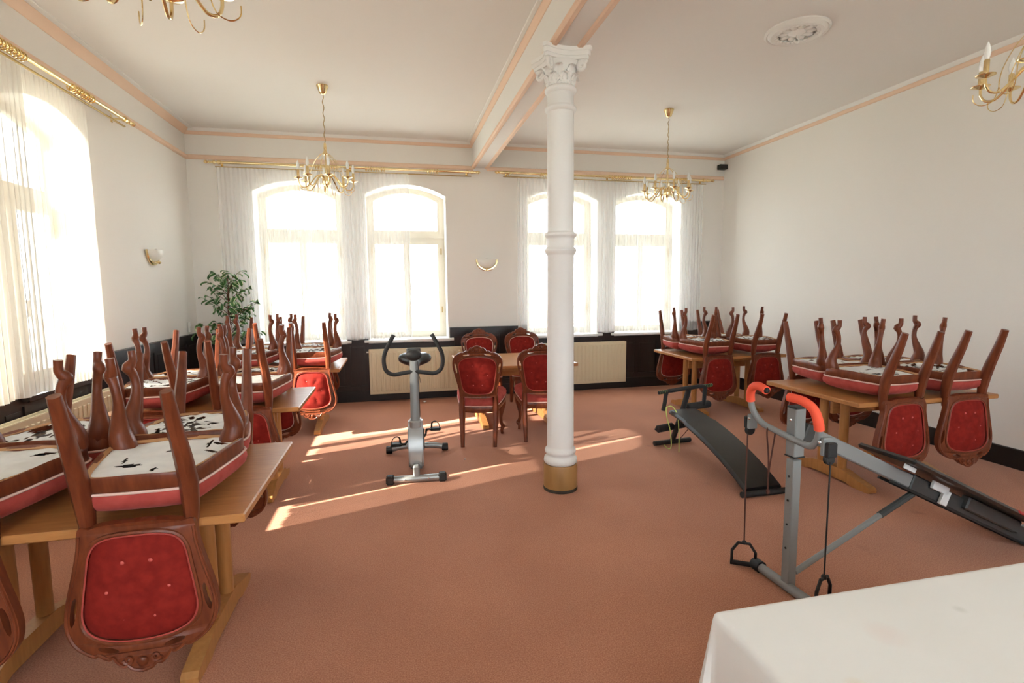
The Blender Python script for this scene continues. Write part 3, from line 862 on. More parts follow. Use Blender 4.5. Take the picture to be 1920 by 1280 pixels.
    def bend(x, z, d):
        return (x, -.218 - (z - .43) * .185 - .028 * (1 - (x / .25) ** 2) + d, z)
    fr = MB().prism(outer, holes, bend, -.016, .016)
    for d in (-.016, .016):
        fr.tube([bend(x * 1.03, .735 + (z - .735) * 1.03, d) for x, z in inner], .008, 6, True)
        fr.tube([bend(x * .965, .75 + (z - .75) * .975, d) for x, z in outer if z > .53], .006, 6)
        for s in (-1, 1):
            fr.tube([bend(s * (.045 + .018 * math.cos(a) * (1 - i / 14)), 1.0 + .018 * math.sin(a) * (1 - i / 14), d) for i, a in enumerate([k * .8 for k in range(14)])], .006, 5)
        fr.ball(bend(0, 1.012, d), .020, 8, (1, .5, 1.1))
    fr.build('back_frame', 'mahogany', t, 40)
    # back cushion with tufting
    btn = [(-.05, .845), (.05, .845), (-.10, .745), (0, .742), (.10, .745), (-.045, .640), (.045, .640)]
    nI = len(inner); kk = [1.01, .97, .90, .78, .64, .50, .36, .22, .10]
    vs = []; fs = []
    for side in (1, -1):
        for q in kk:
            for (x, z) in inner:
                px, pz = x * q, .738 + (z - .738) * q
                bul = (.040 if side > 0 else .030) * (1 - max(0, (q - .35) / .66) ** 2.2)
                dim = sum(.016 * math.exp(-((px - bx) ** 2 + (pz - bz) ** 2) / .00035) for bx, bz in btn)
                vs.append(bend(px, pz, side * (.004 + max(0, bul - dim))))
    m1 = len(kk) * nI
    for s_ in (0, 1):
        for i in range(len(kk) - 1):
            for k in range(nI):
                l = (k + 1) % nI; a = s_ * m1
                fs.append((a + i * nI + k, a + i * nI + l, a + (i + 1) * nI + l, a + (i + 1) * nI + k))
        fs.append(tuple(s_ * m1 + (len(kk) - 1) * nI + k for k in range(nI)))
    for k in range(nI):
        l = (k + 1) % nI; fs.append((k, l, m1 + l, m1 + k))
    bc = MB().add(vs, fs).build('back_cushion', 'velvet', t, 80)
    MB().tube([bend(x * .985, .738 + (z - .738) * .985, .018) for x, z in inner], .0045, 5, True).build('piping', 'piping', bc)
    MB().tube([bend(x * .985, .738 + (z - .738) * .985, -.018) for x, z in inner], .0035, 5, True).build('piping', 'velvet_seat', bc)
    b0 = None
    for (bx, bz) in btn:
        for side, dd in ((1, .028), (-1, .019)):
            p = bend(bx, bz, side * dd)
            if b0 is None:
                b0 = MB().ball((0, 0, 0), .0085, 8, (1, .55, 1)).build('button', 'button', bc, 60); b0.location = p
            else: inst(b0, bc, loc=p)
    return t
# torn lining variants for the seat undersides
def lining_mesh(seed, mode):
    r = random.Random(seed)
    nx, ny = 60, 60
    x0, x1, y0, y1 = -.27, .27, -.23, .285
    C0 = (0, .03)
    ol_ = [(C0[0] + (x - C0[0]) * .925, C0[1] + (y - C0[1]) * .925) for x, y in SO]
    def inside(x, y):
        c = False; j = len(ol_) - 1
        for i in range(len(ol_)):
            (xi, yi), (xj, yj) = ol_[i], ol_[j]
            if (yi > y) != (yj > y) and x < (xj - xi) * (y - yi) / (yj - yi) + xi: c = not c
            j = i
        return c
    tears = []
    if mode == 'whole':
        for _ in range(8):
            tears.append((r.uniform(-.19, .19), r.uniform(-.15, .21), r.uniform(.018, .05), r.uniform(.007, .018), r.uniform(0, PI)))
    else:
        a0 = r.uniform(0, PI)
        for _ in range(22):
            tears.append((r.uniform(-.19, .19), r.uniform(-.15, .20), r.uniform(.03, .12), r.uniform(.008, .022), a0 + r.choice((0, PI / 2)) + r.uniform(-.25, .25)))
    def torn(x, y):
        for cx, cy, a, b, an in tears:
            u = (x - cx) * math.cos(an) + (y - cy) * math.sin(an); v = -(x - cx) * math.sin(an) + (y - cy) * math.cos(an)
            if (abs(u) / a) + (v / b) ** 2 < 1: return True
        return False
    vs = []; idx = {}; fs = []
    ph = [r.uniform(0, 6) for _ in range(4)]
    for j in range(ny + 1):
        for i in range(nx + 1):
            x = x0 + (x1 - x0) * i / nx; y = y0 + (y1 - y0) * j / ny
            z = .376 + SLOPE * y + .004 * math.sin(x * 31 + ph[0]) * math.sin(y * 27 + ph[1]) + (.003 * math.sin(x * 90 + y * 70 + ph[2]) if mode != 'whole' else .001 * math.sin(x * 70 + ph[3]))
            vs.append((x, y, z))
    for j in range(ny):
        for i in range(nx):
            x = x0 + (x1 - x0) * (i + .5) / nx; y = y0 + (y1 - y0) * (j + .5) / ny
            if inside(x, y) and not torn(x, y):
                a = j * (nx + 1) + i
                fs.append((a, a + 1, a + nx + 2, a + nx + 1))
    used = sorted({i for q in fs for i in q}); mp = {k: i for i, k in enumerate(used)}
    me = MB().add([vs[k] for k in used], [tuple(mp[i] for i in q) for q in fs]).mesh('lining', 60, False)
    me.materials.append(MATS['lining'])
    return me
LIN = {'whole': [lining_mesh(s, 'whole') for s in (1, 2, 3)], 'torn': [lining_mesh(s, 'torn') for s in (11, 12, 13, 14)]}
PROTO = make_chair()
first = [True]
def chair_new(label, group, x, y, z, rot, mode='torn', var=0):
    """copies the prototype's parts (never its lining)"""
    if first[0]:
        c = PROTO; first[0] = False
    else:
        c = PROTO.copy(); COL.objects.link(c)
        for ch in PARTS:
            k = ch.copy(); COL.objects.link(k); k.parent = c
            for g in SUB[ch.name]:
                q = g.copy(); COL.objects.link(q); q.parent = k
    c.location = (x, y, z); c.rotation_euler = rot
    tag(c, label, 'chair', group)
    o = bpy.data.objects.new('seat_lining', LIN[mode][var % len(LIN[mode])]); COL.objects.link(o); o.parent = c
    return c
PARTS = list(PROTO.children); SUB = {p.name: list(p.children) for p in PARTS}
TILT = 0.13
ZTIP = 1.312

# ------------------------------------------------------------------ tables
def table(label, cx, cy, wx, wy, group='oak trestle tables'):
    t = thing('dining_table', label, 'table', (cx, cy, 0), 0, group)
    MB().box((0, 0, .732), (wx, wy, .036), .006).build('tabletop', 'oak', t)
    for s in (-1, 1):
        x = s * (wx / 2 - .275)
        MB().box((x, 0, .690), (.06, wy - .18, .048), .006).build('bearer', 'oak_leg', t)
        fl = min(.40, wy / 2 - .08)
        prof = [(-fl, .006), (-fl + .02, 0), (-fl + .16, 0), (-fl + .22, .018), (fl - .22, .018), (fl - .16, 0), (fl - .02, 0), (fl, .006), (fl + .005, .03), (fl - .015, .050), (fl - .12, .072), (.17, .105), (.13, .112), (-.13, .112), (-.17, .105), (-fl + .12, .072), (-fl + .015, .050), (-fl - .005, .03)]
        MB().prism(prof, [], lambda u, v, d, x=x: (x + d, u, v), -.034, .034).build('foot', 'oak_leg', t, 30)
        for k in (-1, 1):
            MB().tube([(x, k * .105, .10), (x, k * .105, .40), (x, k * .105, .68)], [.034, .036, .034], 12).build('leg', 'oak_leg', t, 60)
    MB().box((0, 0, .60), (wx - .55 + .06, .03, .11), .004).build('stretcher', 'oak', t)
    for s in (-1, 1):
        MB().box((0, s * (wy / 2 - .16), .690), (wx - .62, .028, .045), .003).build('apron', 'oak_leg', t)
        MB().box((s * (wx / 2 - .16), -wy / 2 + .09, .708), (.10, .02, .010)).build('slide_bracket', 'plastic_white', t, 0)
    return t
T = dict(T1=(-1.265, 2.635, 1.33, 1.0), T2=(-1.385, 4.475, 1.33, .84), T3=(-1.28, 6.40, 1.33, .98),
         T4=(3.955, 3.59, 1.33, .98), T5=(4.13, 6.07, 1.33, .95), T6=(1.365, 6.17, 1.33, 1.12))
TL = dict(T1='oak trestle table nearest the camera on the left, chairs upturned on it', T2='oak trestle table in the middle of the left row of three',
          T3='oak trestle table farthest back on the left, by the rear window', T4='oak trestle table on the right behind the grey exercise machine',
          T5='oak trestle table in the right rear corner behind the sit-up bench', T6='oak table with four upright chairs behind the column')
for k in T: table(TL[k], *T[k])
WH = dict(T1='nearest left table', T2='middle left table', T3='rear left table', T4='table behind the grey trainer', T5='right rear corner table')
off = dict(T1=[(.31, 'whole', 0, .02), (-.32, 'whole', 1, -.03), (.255, 'torn', 0, .03), (-.31, 'torn', 1, -.02)],
           T2=[(.285, 'whole', 2, .02), (-.305, 'torn', 2, .0), (.27, 'torn', 3, -.02), (-.30, 'torn', 0, .03)],
           T3=[(.385, 'torn', 1, -.03), (-.30, 'torn', 2, .02), (.30, 'torn', 3, .0), (-.29, 'torn', 0, .03)],
           T4=[(.295, 'torn', 2, -.03), (-.305, 'whole', 0, .03), (.33, 'torn', 1, .03), (-.21, 'whole', 1, -.04)],
           T5=[(.345, 'torn', 3, .0), (-.325, 'torn', 0, .02), (.25, 'torn', 1, .04), (-.345, 'torn', 2, -.03)])
side = ['near side, right of two', 'near side, left of two', 'window side, right of two', 'window side, left of two']
for k in off:
    cx, cy, wx, wy = T[k]
    for i, (dx, mode, var, dr) in enumerate(off[k]):
        near = i < 2
        y = cy - wy / 2 + .147 if near else cy + wy / 2 - .147
        chair_new('upturned red velvet chair on the %s, %s' % (WH[k], side[i]), 'upturned chairs on the tables', cx + dx, y, ZTIP, (PI - TILT, 0, (PI if near else 0) + dr), mode, var)
G2 = 'upright chairs at the centre table'
chair_new('upright red velvet chair seen from behind, left of the column', G2, 0.86, 5.42, 0, (0, 0, -.24), 'torn', 0)
chair_new('upright red velvet chair half hidden by the column', G2, 1.52, 5.45, 0, (0, 0, -.20), 'torn', 1)
chair_new('upright red velvet chair across the centre table, next to the radiator', G2, 1.10, 6.86, 0, (0, 0, PI - .1), 'torn', 2)
chair_new('upright red velvet chair across the centre table, nearer the right windows', G2, 1.76, 6.84, 0, (0, 0, PI + .08), 'torn', 3)

# ------------------------------------------------------------------ exercise bike
bk = thing('exercise_bike', 'silver and black upright exercise bike in the middle of the carpet', 'exercise bike', (0.13, 4.30, 0), -.05)
def bar(pts, r_, name, m_, par, n=12): return MB().tube(pts, r_, n).build(name, m_, par, 50)
fs_ = bar([(-.205, 0, .036), (.205, 0, .036)], .029, 'front_stabiliser', 'silver', bk)
for s in (-1, 1):
    MB().box((s * .215, 0, .037), (.07, .072, .074), .014).build('end_cap', 'rubber', fs_)
    MB().ball((s * .10, -.03, .04), .008, 8).build('bolt', 'steel_bolt', fs_)
rs = bar(catmull([(-.27, .83, .04), (-.15, .82, .065), (0, .815, .07), (.15, .82, .065), (.27, .83, .04)], 4), .028, 'rear_stabiliser', 'silver', bk)
for s in (-1, 1):
    MB().lathe([(.034, -.03), (.038, -.02), (.038, .02), (.034, .03)], 14, (s * .272, .83, .038), True, RY(PI / 2)).build('end_cap', 'rubber', rs)
prof = catmull([(.10, .085), (.30, .05), (.50, .10), (.60, .24), (.56, .38), (.42, .45), (.27, .47), (.16, .50), (.12, .44), (.07, .33), (.05, .20)], 5, True)
shell = MB()
for (d0, d1, k) in ((-.048, .048, 1.0), (-.062, -.048, .93), (.048, .062, .93)):
    shell.prism([(.32 + (u - .32) * k, .27 + (v - .27) * k) for u, v in prof], [], lambda u, v, d: (d, u, v), d0, d1)
sh = shell.build('flywheel_shell', 'silver_shell', bk, 40)
for s in (-1, 1):
    MB().lathe([(.10, 0), (.10, .008), (.085, .012), (.02, .012)], 24, (s * .062, .34, .27), True, RY(s * PI / 2)).build('crank_disc', 'grey_dark', sh)
MB().box((0, .04, .085), (.055, .12, .12), .012).build('front_fork', 'silver', bk)
bar([(0, .40, .10), (0, .70, .09), (0, .815, .07)], .026, 'rear_strut', 'silver', bk)
MB().tube([(0, .13, .47), (0, .155, .80), (0, .185, 1.02)], [.033, .031, .028], 14, flat=(1.2, 1)).build('main_post', 'grey_paint', bk, 60)
MB().lathe([(.047, 0), (.047, .05), (.038, .06)], 16, (0, .13, .44)).build('post_collar', 'silver_shell', bk)
hb = catmull([(-.155, .10, 1.235), (-.175, .105, 1.20), (-.235, .14, 1.08), (-.245, .155, .99), (-.225, .16, .925), (-.17, .16, .895), (-.09, .16, .905), (0, .16, .915), (.09, .16, .905), (.17, .16, .895), (.225, .16, .925), (.245, .155, .99), (.235, .14, 1.08), (.175, .105, 1.20), (.155, .10, 1.235)], 4)
h_ = MB().tube(hb, .0175, 12).build('handlebar', 'foam_black', bk, 60)
cns = MB().ball((0, .17, 1.055), .068, 18, (1, .75, .75)).build('console', 'rubber', bk, 60)
MB().box((0, .215, 1.07), (.12, .03, .085), .01, RX(-.5)).build('display', 'grey_dark', cns)
seat = MB()
so_ = catmull([(0, .58), (.035, .60), (.05, .68), (.12, .76), (.155, .83), (.12, .885), (0, .89), (-.12, .885), (-.155, .83), (-.12, .76), (-.05, .68), (-.035, .60)], 4, True)
nS = len(so_); vs = []; fs = []
for k, z in ((.9, .895), (1.0, .905), (1.03, .93), (.97, .955), (.8, .968), (.4, .965)):
    vs += [(x * k, .75 + (y - .75) * k, z + .18 * (y - .75)) for x, y in so_]
for i in range(5):
    for k in range(nS): fs.append((i * nS + k, i * nS + (k + 1) % nS, (i + 1) * nS + (k + 1) % nS, (i + 1) * nS + k))
fs.append(tuple(range(nS))[::-1]); fs.append(tuple(5 * nS + k for k in range(nS)))
MB().add(vs, fs).build('saddle', 'vinyl_black', bk, 60)
bar([(0, .50, .40), (0, .66, .72), (0, .74, .91)], .022, 'saddle_post', 'silver', bk)
for s, yy, zz in ((-1, .30, .245), (1, .45, .33)):
    cr = bar([(s * .055, .34, .27), (s * .085, (.34 + yy) / 2, (.27 + zz) / 2), (s * .095, yy, zz), (s * .13, yy, zz)], .010, 'crank', 'rubber', bk, 8)
    pd = MB().box((s * .175, yy, zz), (.095, .075, .026), .008).build('pedal', 'rubber', cr)
    MB().tube(catmull([(s * .215, yy - .03, zz), (s * .205, yy - .02, zz + .05), (s * .175, yy, zz + .07), (s * .145, yy + .01, zz + .055), (s * .14, yy + .02, zz)], 4), .0045, 6, flat=(1, 2)).build('pedal_strap', 'rubber', pd)
MB().tube(catmull([(.034, .165, 1.0), (.040, .16, .90), (.038, .15, .7), (.040, .14, .55), (.03, .13, .47)], 5), .004, 6).build('sensor_cable', 'rubber', bk)
MB().tube(catmull([(.030, .15, .92), (.045, .14, .87), (.055, .13, .82)], 4), .0025, 5).build('loose_wire', 'rubber', bk)

# ------------------------------------------------------------------ sit-up bench
sb = thing('sit_up_bench', 'black curved sit-up bench with foam rollers on the carpet', 'exercise bench', (2.745, 3.37, 0), 0)
path = catmull([(0, .02, .045), (0, .25, .155), (0, .55, .262), (0, .85, .335), (0, 1.06, .372), (0, 1.20, .385)], 6)
m = MB(); vs = []; fs = []
for p in path:
    for dx, dz in ((-.155, -.02), (-.165, 0), (-.150, .022), (0, .027), (.150, .022), (.165, 0), (.155, -.02), (0, -.022)):
        vs.append((dx * (1 - .10 * (p[1] > .9)), p[1] - dz * .45, p[2] + dz))
for i in range(len(path) - 1):
    for k in range(8): fs.append((i * 8 + k, i * 8 + (k + 1) % 8, (i + 1) * 8 + (k + 1) % 8, (i + 1) * 8 + k))
fs.append(tuple(range(8))[::-1]); fs.append(tuple((len(path) - 1) * 8 + k for k in range(8)))
MB().add(vs, fs).build('padded_board', 'vinyl_black', sb, 40)
fb = bar([(-.205, -.005, .026), (.205, -.005, .026)], .024, 'front_foot_bar', 'rubber', sb)
bar([(p[0], p[1], p[2] - .04) for p in path[2:]], .016, 'spine', 'rubber', sb)
rf = bar([(-.215, 1.36, .026), (.215, 1.40, .026)], .024, 'rear_foot_bar', 'rubber', sb)
MB().tube([(-.01, 1.37, .03), (.045, 1.28, .36), (.075, 1.22, .60)], .024, 10, flat=(1, 1.3)).build('upright', 'rubber', sb)
MB().tube([(0, 1.21, .38), (.03, 1.26, .30)], .03, 10).build('hinge_joint', 'rubber', sb)
hbr = MB().tube(catmull([(-.20, 1.22, .40), (-.19, 1.21, .48), (-.175, 1.20, .585), (-.10, 1.20, .60), (.08, 1.21, .615), (.25, 1.23, .615), (.265, 1.24, .55), (.27, 1.26, .42)], 4), .020, 10).build('handle_frame', 'foam_black', sb)
for s, p0, p1 in ((-1, (-.265, 1.20, .583), (-.15, 1.20, .595)), (1, (.23, 1.23, .618), (.345, 1.24, .625))):
    g = MB().tube([p0, p1], .017, 10)
    gp = g.build('grip', 'rubber', hbr)
    for i in range(6):
        q = Vector(p0).lerp(Vector(p1), (i + .5) / 6)
        MB().lathe([(.0172, -.0025), (.0182, 0), (.0172, .0025)], 12, q, True, RY(PI / 2)).build('grip_ring', 'grip_green', gp)
for (p0, p1) in (((-.22, 1.30, .19), (-.03, 1.32, .205)), ((.02, 1.32, .21), (.17, 1.34, .22)), ((.10, 1.27, .405), (.37, 1.31, .415))):
    q0, q1 = Vector(p0), Vector(p1)
    MB().tube([q0, q0.lerp(q1, .06), q0.lerp(q1, .94), q1], [.028, .038, .038, .028], 14).build('foam_roller', 'foam_black', sb)
bar([(-.24, 1.30, .19), (.19, 1.34, .222)], .010, 'roller_axle', 'rubber', sb)
MB().tube(catmull([(-.19, 1.18, .44), (-.20, 1.15, .36), (-.17, 1.13, .22), (-.155, 1.13, .09), (-.17, 1.12, .045), (-.205, 1.12, .05), (-.235, 1.12, .085)], 5), .0042, 6).build('stretch_cord', 'cord_green', sb)
MB().tube(catmull([(-.19, 1.18, .44), (-.15, 1.14, .455), (-.115, 1.10, .38), (-.11, 1.07, .2), (-.112, 1.06, .02)], 5), .0042, 6).build('stretch_cord', 'cord_green', sb)
MB().tube(catmull([(.16, 1.20, .34), (.13, 1.27, .2), (.08, 1.36, .06)], 5), .004, 6).build('stretch_cord', 'cord_brown', sb)

# ------------------------------------------------------------------ incline pulley trainer
GE = Vector((1.0, .05, 0)).normalized(); ang = math.atan2(GE.y, GE.x)
gy = thing('incline_trainer', 'grey incline pulley trainer with orange grips in the right foreground', 'exercise machine', (1.985, 2.245, 0), ang)
# local: +x along the rail (downhill), +y to the left (away from camera), z up
bar([(0, .20, .028), (0, -.40, .028)], .026, 'base_tube', 'grey_paint', gy)
for s in (.21, -.41):
    MB().lathe([(.031, -.03), (.034, -.02), (.034, .03)], 14, (0, s, .03), True, RX(PI / 2)).build('base_cap', 'rubber', gy)
pst = MB().box((0.012, 0, .37), (.052, .052, .70), .004).build('post', 'grey_paint', gy)
for z in (.24, .37, .50, .63):
    MB().lathe([(.006, 0), (.006, .003)], 8, (-.014, 0, z), True, RY(-PI / 2)).build('pin_hole', 'rubber', pst)
slv = MB().box((0.014, 0, .865), (.064, .064, .255), .005).build('sliding_sleeve', 'grey_paint', gy)
MB().box((0.014, 0, .995), (.064, .064, .010), .003).build('top_cap', 'rubber', slv)
MB().box((0.014, 0, .738), (.068, .068, .008), .002).build('lower_band', 'rubber', slv)
MB().ball((-.018, 0, .93), .008, 8).build('bolt', 'steel_bolt', slv)
loop = catmull([(-.11, .075, 1.075), (-.10, .15, 1.085), (-.09, .205, 1.06), (-.08, .225, 1.0), (-.065, .215, .93), (-.05, .165, .875), (-.036, .09, .855), (-.036, 0, .845), (-.036, -.09, .835), (-.05, -.165, .845), (-.065, -.215, .90), (-.08, -.228, .97), (-.09, -.205, 1.035), (-.10, -.15, 1.065), (-.11, -.075, 1.07)], 5)
lp = MB().tube(loop, .0165, 12).build('handle_loop', 'grey_paint', gy, 60)
nl = len(loop)
for a, b in ((0, 17), (nl - 18, nl)):
    MB().tube(loop[a:b], .0225, 12).build('foam_grip', 'foam_orange', lp, 60)
for p in (loop[0], loop[-1]):
    MB().ball(p, .0168, 10).build('end_plug', 'rubber', lp)
RA = math.radians(25.2)
def rail_pt(t, dz=0, y=0): return Vector((t, y, .905 - math.tan(RA) * t + dz))
Rr = RY(RA)
Lr = 1.98
MB().box(rail_pt(.05 + Lr / 2 * math.cos(RA), -.01), (Lr, .055, .075), .006, Rr).build('rail', 'grey_paint', gy)
for s in (-1, 1):
    MB().box(rail_pt(.62 + .60, -.062, s * .034), (1.30, .012, .016), .002, Rr).build('rail_edge', 'rubber', gy)
MB().box(rail_pt(1.30, -.012), (1.12, .074, .095), .006, Rr).build('rail_channel', 'grey_dark', gy)
MB().box((.09, 0, .84), (.10, .07, .11), .006, Rr).build('rail_hook', 'grey_dark', gy)
st_ = rail_pt(.86, -.06)
MB().tube([(.05, -.005, .10), (st_.x * .78 + .011, 0, .10 + (st_.z - .10) * .78)], .0155, 10).build('support_strut', 'grey_paint', gy)
MB().tube([(.05 + (st_.x - .05) * .70, 0, .10 + (st_.z - .10) * .70), st_], .0185, 10).build('strut_sleeve', 'grey_dark', gy)
gb = MB()
g0, g1 = .78, 1.62
for (a, b, dz, wd, th) in ((.62, 1.72, .085, .34, .030),):
    gb.box(rail_pt((a + b) / 2, dz), ((b - a) / math.cos(RA), wd, th), .014, Rr)
gbo = gb.build('glide_board', 'vinyl_black', gy)
MB().box(rail_pt(1.60, .090), (.36, .345, .028), .012, Rr).build('red_pad_trim', 'vinyl_red', gbo)
MB().box(rail_pt(.68, .050, -.10), (.09, .01, .026), .003, Rr).build('white_end_block', 'label_white', gbo)
cr = MB().box(rail_pt(.98, .030, -.052), (.13, .02, .045), .003, Rr)
cr.box(rail_pt(1.02, -.015, -.052), (.055, .02, .085), .003, Rr)
cr.build('carriage_bracket', 'label_white', gbo)
MB().box(rail_pt(1.42, .02, -.04), (.5, .05, .08), .008, Rr).build('carriage', 'grey_dark', gbo)
bar([tuple(rail_pt(1.46, .15, .22)), tuple(rail_pt(1.74, .15, .22))], .017, 'shoulder_bar', 'foam_black', gy)
bar([tuple(rail_pt(1.74, .15, .22)), tuple(rail_pt(1.74, .06, .16))], .012, 'shoulder_post', 'grey_paint', gy)
e_ = rail_pt(1.80, -.03)
bar([(e_.x, .26, .035), (e_.x, -.26, .035)], .026, 'rear_base_tube', 'grey_paint', gy)
MB().box((e_.x, 0, .07), (.05, .05, .09), .006).build('rear_base_post', 'grey_paint', gy)
for s in (-1, 1):
    pu = MB().box((-.045, s * .245, .865), (.055, .022, .085), .004).build('pulley_bracket', 'grey_paint', gy)
    MB().box((-.045, s * .270, .855), (.052, .030, .070), .006).build('pulley_housing', 'rubber', pu)
    MB().lathe([(.024, -.012), (.028, -.008), (.020, 0), (.028, .008), (.024, .012)], 16, (-.045, s * .262, .81), True, RX(PI / 2)).build('pulley_wheel', 'rubber', pu)
    MB().ball((-.075, s * .235, .885), .008, 8).build('bolt', 'steel_bolt', pu)
MB().tube(catmull([(-.05, .272, .80), (-.052, .270, .55), (-.056, .262, .30), (-.06, .255, .155)], 5), .004, 6).build('pull_rope', 'cord_brown', gy)
MB().tube(catmull([(-.05, -.275, .80), (-.05, -.275, .5), (-.05, -.275, .24)], 5), .004, 6).build('pull_rope', 'rubber', gy)
MB().tube(catmull([(-.04, .115, .87), (-.058, .118, .84), (-.04, .12, .70), (-.035, .118, .52), (-.03, .125, .60), (-.02, .10, .84)], 5), .004, 6).build('hanging_rope', 'cord_brown', gy)
MB().ball((-.036, .118, .505), .011, 8, (1, 1, 1.5)).build('rope_knot', 'cord_brown', gy)
def stirrup(c, rot, nm):
    g = MB().tube([Vector(c) + rot @ Vector(p) for p in ((-.062, 0, -.138), (-.062, 0, -.060), (-.030, 0, -.008), (.030, 0, -.008), (.062, 0, -.060), (.062, 0, -.138))], .0085, 8)
    g.ball(Vector(c) + rot @ Vector((0, 0, -.002)), .014, 8)
    o = g.build(nm, 'rubber', gy, 40)
    MB().tube([Vector(c) + rot @ Vector((-.070, 0, -.138)), Vector(c) + rot @ Vector((.070, 0, -.138))], .0135, 10).build('grip', 'foam_black', o)
stirrup((-.06, .255, .155), RZ(-.62) @ RX(.1), 'pull_handle')
stirrup((-.05, -.275, .24), RZ(.3), 'pull_handle')

# ------------------------------------------------------------------ white clothed table
TX0, TX1, TY0, TY1, TZ = .805, 2.65, .33, 1.165, .752
wt = thing('side_table', 'long table hidden under the white cloth in the right foreground', 'table', ((TX0 + TX1) / 2, (TY0 + TY1) / 2, 0))
MB().box((0, 0, TZ - .022), (TX1 - TX0 - .01, TY1 - TY0 - .01, .03), .004).build('tabletop', 'oak', wt)
for sx in (-1, 1):
    for sy in (-1, 1):
        MB().box((sx * ((TX1 - TX0) / 2 - .08), sy * ((TY1 - TY0) / 2 - .08), (TZ - .037) / 2), (.05, .05, TZ - .037), .004).build('leg', 'oak_leg', wt)
# cloth: rounded-corner rectangle, rings falling to the floor
def rrect(x0, x1, y0, y1, r, k=7, m=36):
    P = []
    cs = [((x1 - r, y0 + r), -PI / 2), ((x1 - r, y1 - r), 0), ((x0 + r, y1 - r), PI / 2), ((x0 + r, y0 + r), PI)]
    for i, ((cx, cy), a) in enumerate(cs):
        for j in range(k + 1):
            q = a + PI / 2 * j / k
            P.append((cx + r * math.cos(q), cy + r * math.sin(q), math.cos(q), math.sin(q)))
        (nx, ny), na = cs[(i + 1) % 4]
        e0 = P[-1]; e1 = (nx + r * math.cos(na), ny + r * math.sin(na))
        for j in range(1, m): P.append((e0[0] + (e1[0] - e0[0]) * j / m, e0[1] + (e1[1] - e0[1]) * j / m, math.cos(a + PI / 2), math.sin(a + PI / 2)))
    return P
RRp = rrect(TX0, TX1, TY0, TY1, .016)
nR = len(RRp); vs = []; fs = []
prof = [(-.012, 0.0), (-.003, -.002), (.003, -.008), (.006, -.02), (.009, -.08), (.013, -.22), (.017, -.40), (.022, -.58), (.026, -.735)]
for (o_, dz) in prof:
    for i, (x, y, nx, ny) in enumerate(RRp):
        dep = max(0, -dz - .03) / .7
        s_ = i * 2 * PI / nR
        corner = 1.0 if abs(nx * ny) > .05 else 0.0
        wv = dep * (.022 * math.sin(s_ * 17 + 1.3) + .014 * math.sin(s_ * 29 + .4)) + dep * corner * .06
        vs.append((x + nx * (o_ + wv), y + ny * (o_ + wv), TZ + dz))
for i in range(len(prof) - 1):
    for k in range(nR): fs.append((i * nR + k, i * nR + (k + 1) % nR, (i + 1) * nR + (k + 1) % nR, (i + 1) * nR + k))
fs.append(tuple(range(nR))[::-1])
cl = MB().add(vs, fs).build('tablecloth', 'cloth_white', None, 50)
tag(cl, 'white tablecloth hanging to the floor in the right foreground', 'tablecloth')

# ------------------------------------------------------------------ plant
pl = thing('potted_ficus', 'leafy green and cream variegated ficus in the left rear corner', 'plant', (-2.06, 7.22, 0))
MB().lathe([(.11, 0), (.15, .02), (.17, .28), (.175, .30), (.16, .30), (.155, .27), (.01, .27)], 24).build('pot', 'pot', pl)
MB().lathe([(.155, .262), (.10, .275), (.005, .28)], 20).build('soil', 'soil', pl)
trunk = catmull([(0, 0, .27), (.02, .01, .6), (-.015, 0, .9), (.015, -.01, 1.15), (.0, 0, 1.4), (.02, 0, 1.62), (.01, 0, 1.80)], 4)
MB().tube(trunk, [.020 - .016 * i / (len(trunk) - 1) for i in range(len(trunk))], 8).build('trunk', 'bark', pl)
lv = []
for wv_ in (.7, 1.0, 1.2):
    vs = []; fs = []
    for i in range(6):
        t_ = i / 5; hw_ = .0155 * wv_ * math.sin(PI * min(1, t_ * .96 + .03)) ** .8
        vs += [(t_ * .062, -hw_, .006 * t_ * (1 - t_) * 4 + .004), (t_ * .062, 0, .010 * math.sin(PI * t_) - .012 * t_ * t_), (t_ * .062, hw_, .006 * t_ * (1 - t_) * 4 + .004)]
    for i in range(5):
        a = i * 3
        fs += [(a, a + 3, a + 4, a + 1), (a + 1, a + 4, a + 5, a + 2)]
    me = MB().add(vs, fs).mesh('leaf', 80, False); me.materials.append(MATS['leaf']); lv.append(me)
rp = random.Random(21)
nleaf = 0
for bnum in range(40):
    z = .82 + .98 * (bnum / 39) ** 0.9
    a = bnum * 2.4 + rp.uniform(-.4, .4)
    spread = .34 * (1 - max(0, (z - 1.15) / .85)) * (.55 + .6 * rp.random()) + .05
    if z < 1.0: spread *= .65
    tip = Vector((max(-.36, spread * math.cos(a) * 1.08), min(.30, spread * math.sin(a)), z + rp.uniform(-.01, .10)))
    if bnum in (17, 18): tip = Vector((.36, -.1, 1.45 + .03 * (bnum - 17)))
    if bnum in (2, 3): tip = Vector((-.34, -.12, 1.09))
    base = Vector((.0, 0, z - .10))
    pts = catmull([tuple(base), tuple(base.lerp(tip, .5) + Vector((0, 0, .03))), tuple(tip)], 4)
    MB().tube(pts, [.005 - .0035 * i / (len(pts) - 1) for i in range(len(pts))], 5).build('branch', 'bark', pl)
    for k in range(7):
        if nleaf >= 290: break
        q = Vector(pts[min(len(pts) - 1, int((.25 + .75 * k / 6) * (len(pts) - 1)))])
        o = bpy.data.objects.new('leaf', rp.choice(lv)); COL.objects.link(o); o.parent = pl
        o.location = q + Vector((rp.uniform(-.02, .02), rp.uniform(-.02, .02), rp.uniform(-.01, .02)))
        o.rotation_euler = (rp.uniform(-.9, .9), rp.uniform(-.3, 1.1), a + rp.uniform(-1.5, 1.5))
        s = rp.uniform(1.15, 1.8); o.scale = (s, s, s); nleaf += 1

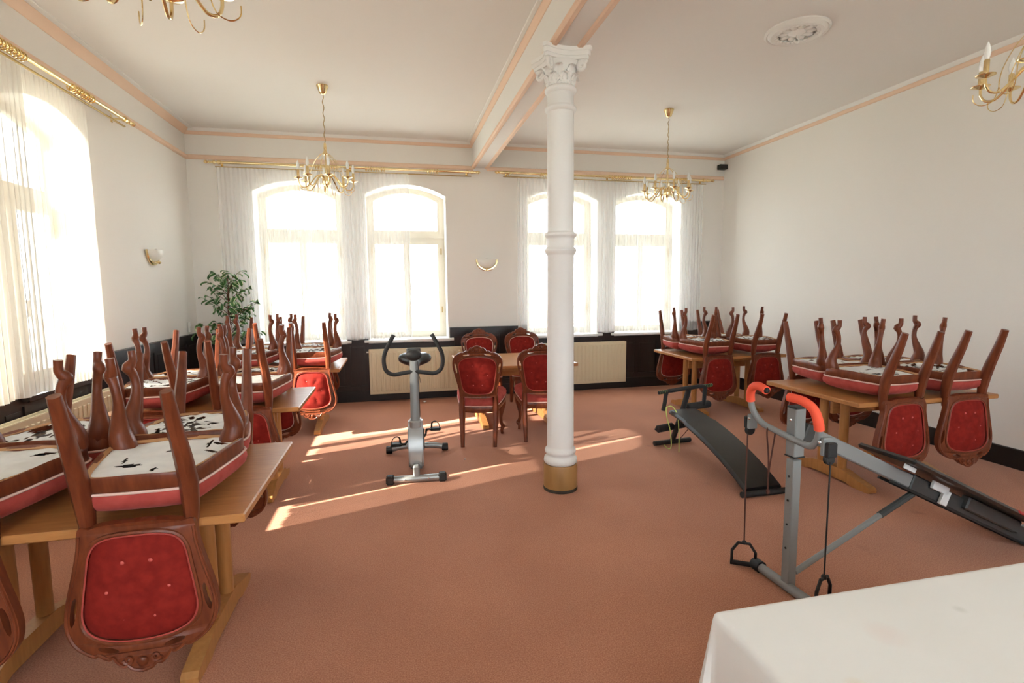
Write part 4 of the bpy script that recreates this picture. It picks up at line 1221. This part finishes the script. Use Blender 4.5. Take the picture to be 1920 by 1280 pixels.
# ------------------------------------------------------------------ scraps
def scrap(label, x, y, s):
    m = MB(); r = random.Random(int(x * 100))
    vs = [(math.cos(a) * s * r.uniform(.6, 1), math.sin(a) * s * r.uniform(.5, .9), .004 + r.uniform(0, s * .5)) for a in [i * PI / 4 for i in range(8)]]
    m.add(vs + [(0, 0, s * .7)] + [(x_, y_, z_ * .3) for x_, y_, z_ in vs], [(i, (i + 1) % 8, 8) for i in range(8)] + [(i, 9 + i, 9 + (i + 1) % 8, (i + 1) % 8) for i in range(8)] + [tuple(range(16, 8, -1))])
    o = m.build('paper_scrap', 'paper', None, 0); o.location = (x, y, 0)
    tag(o, label, 'scrap')
scrap('crumpled white paper scrap on the carpet below the radiator', .37, 7.42, .028)
scrap('tiny white paper crumb on the carpet beside the upright chair', .60, 4.78, .012)

# ------------------------------------------------------------------ outside
gr = MB().box((0, 20, -3.05), (200, 200, .1)).build('ground', 'ground_out', smooth=0)
gr['kind'] = 'structure'
hs = thing('house', 'low pale outbuilding with a blue gable seen low in the bare window pane', 'house', (1.75, 21.5, -3.0))
MB().prism([(-1.1, 0), (1.1, 0), (1.1, 2.7), (0, 3.6), (-1.1, 2.7)], [], lambda u, v, d: (d, u, v), -.25, .25).build('gable_wall', 'house_roof', hs, 0)
MB().box((1.9, .4, 1.35), (3.2, 2.2, 2.7)).build('walls', 'house_wall', hs, 0)
MB().prism([(-1.3, 2.65), (1.3, 2.65), (0, 3.55)], [], lambda u, v, d: (d, .4 + u, v), .26, 3.7).build('roof', 'house_wall', hs, 0)
for x in (.9, 2.3): MB().box((x, -.72, 1.5), (.7, .06, .9)).build('window', 'house_window', hs, 0)
tw = thing('tower', 'distant white tower with a blue slate cap seen through the top window light', 'tower', (4.05, 60, -3.0))
MB().box((0, 0, 6.7), (1.3, 1.3, 13.4)).build('walls', 'house_wall', tw, 0)
MB().lathe([(1.0, 13.4), (.55, 14.6), (.05, 15.7)], 4).build('cap', 'house_roof', tw, 0)
for z in (5, 9): MB().box((0, -.66, z), (.4, .05, 1.0)).build('window', 'house_window', tw, 0)
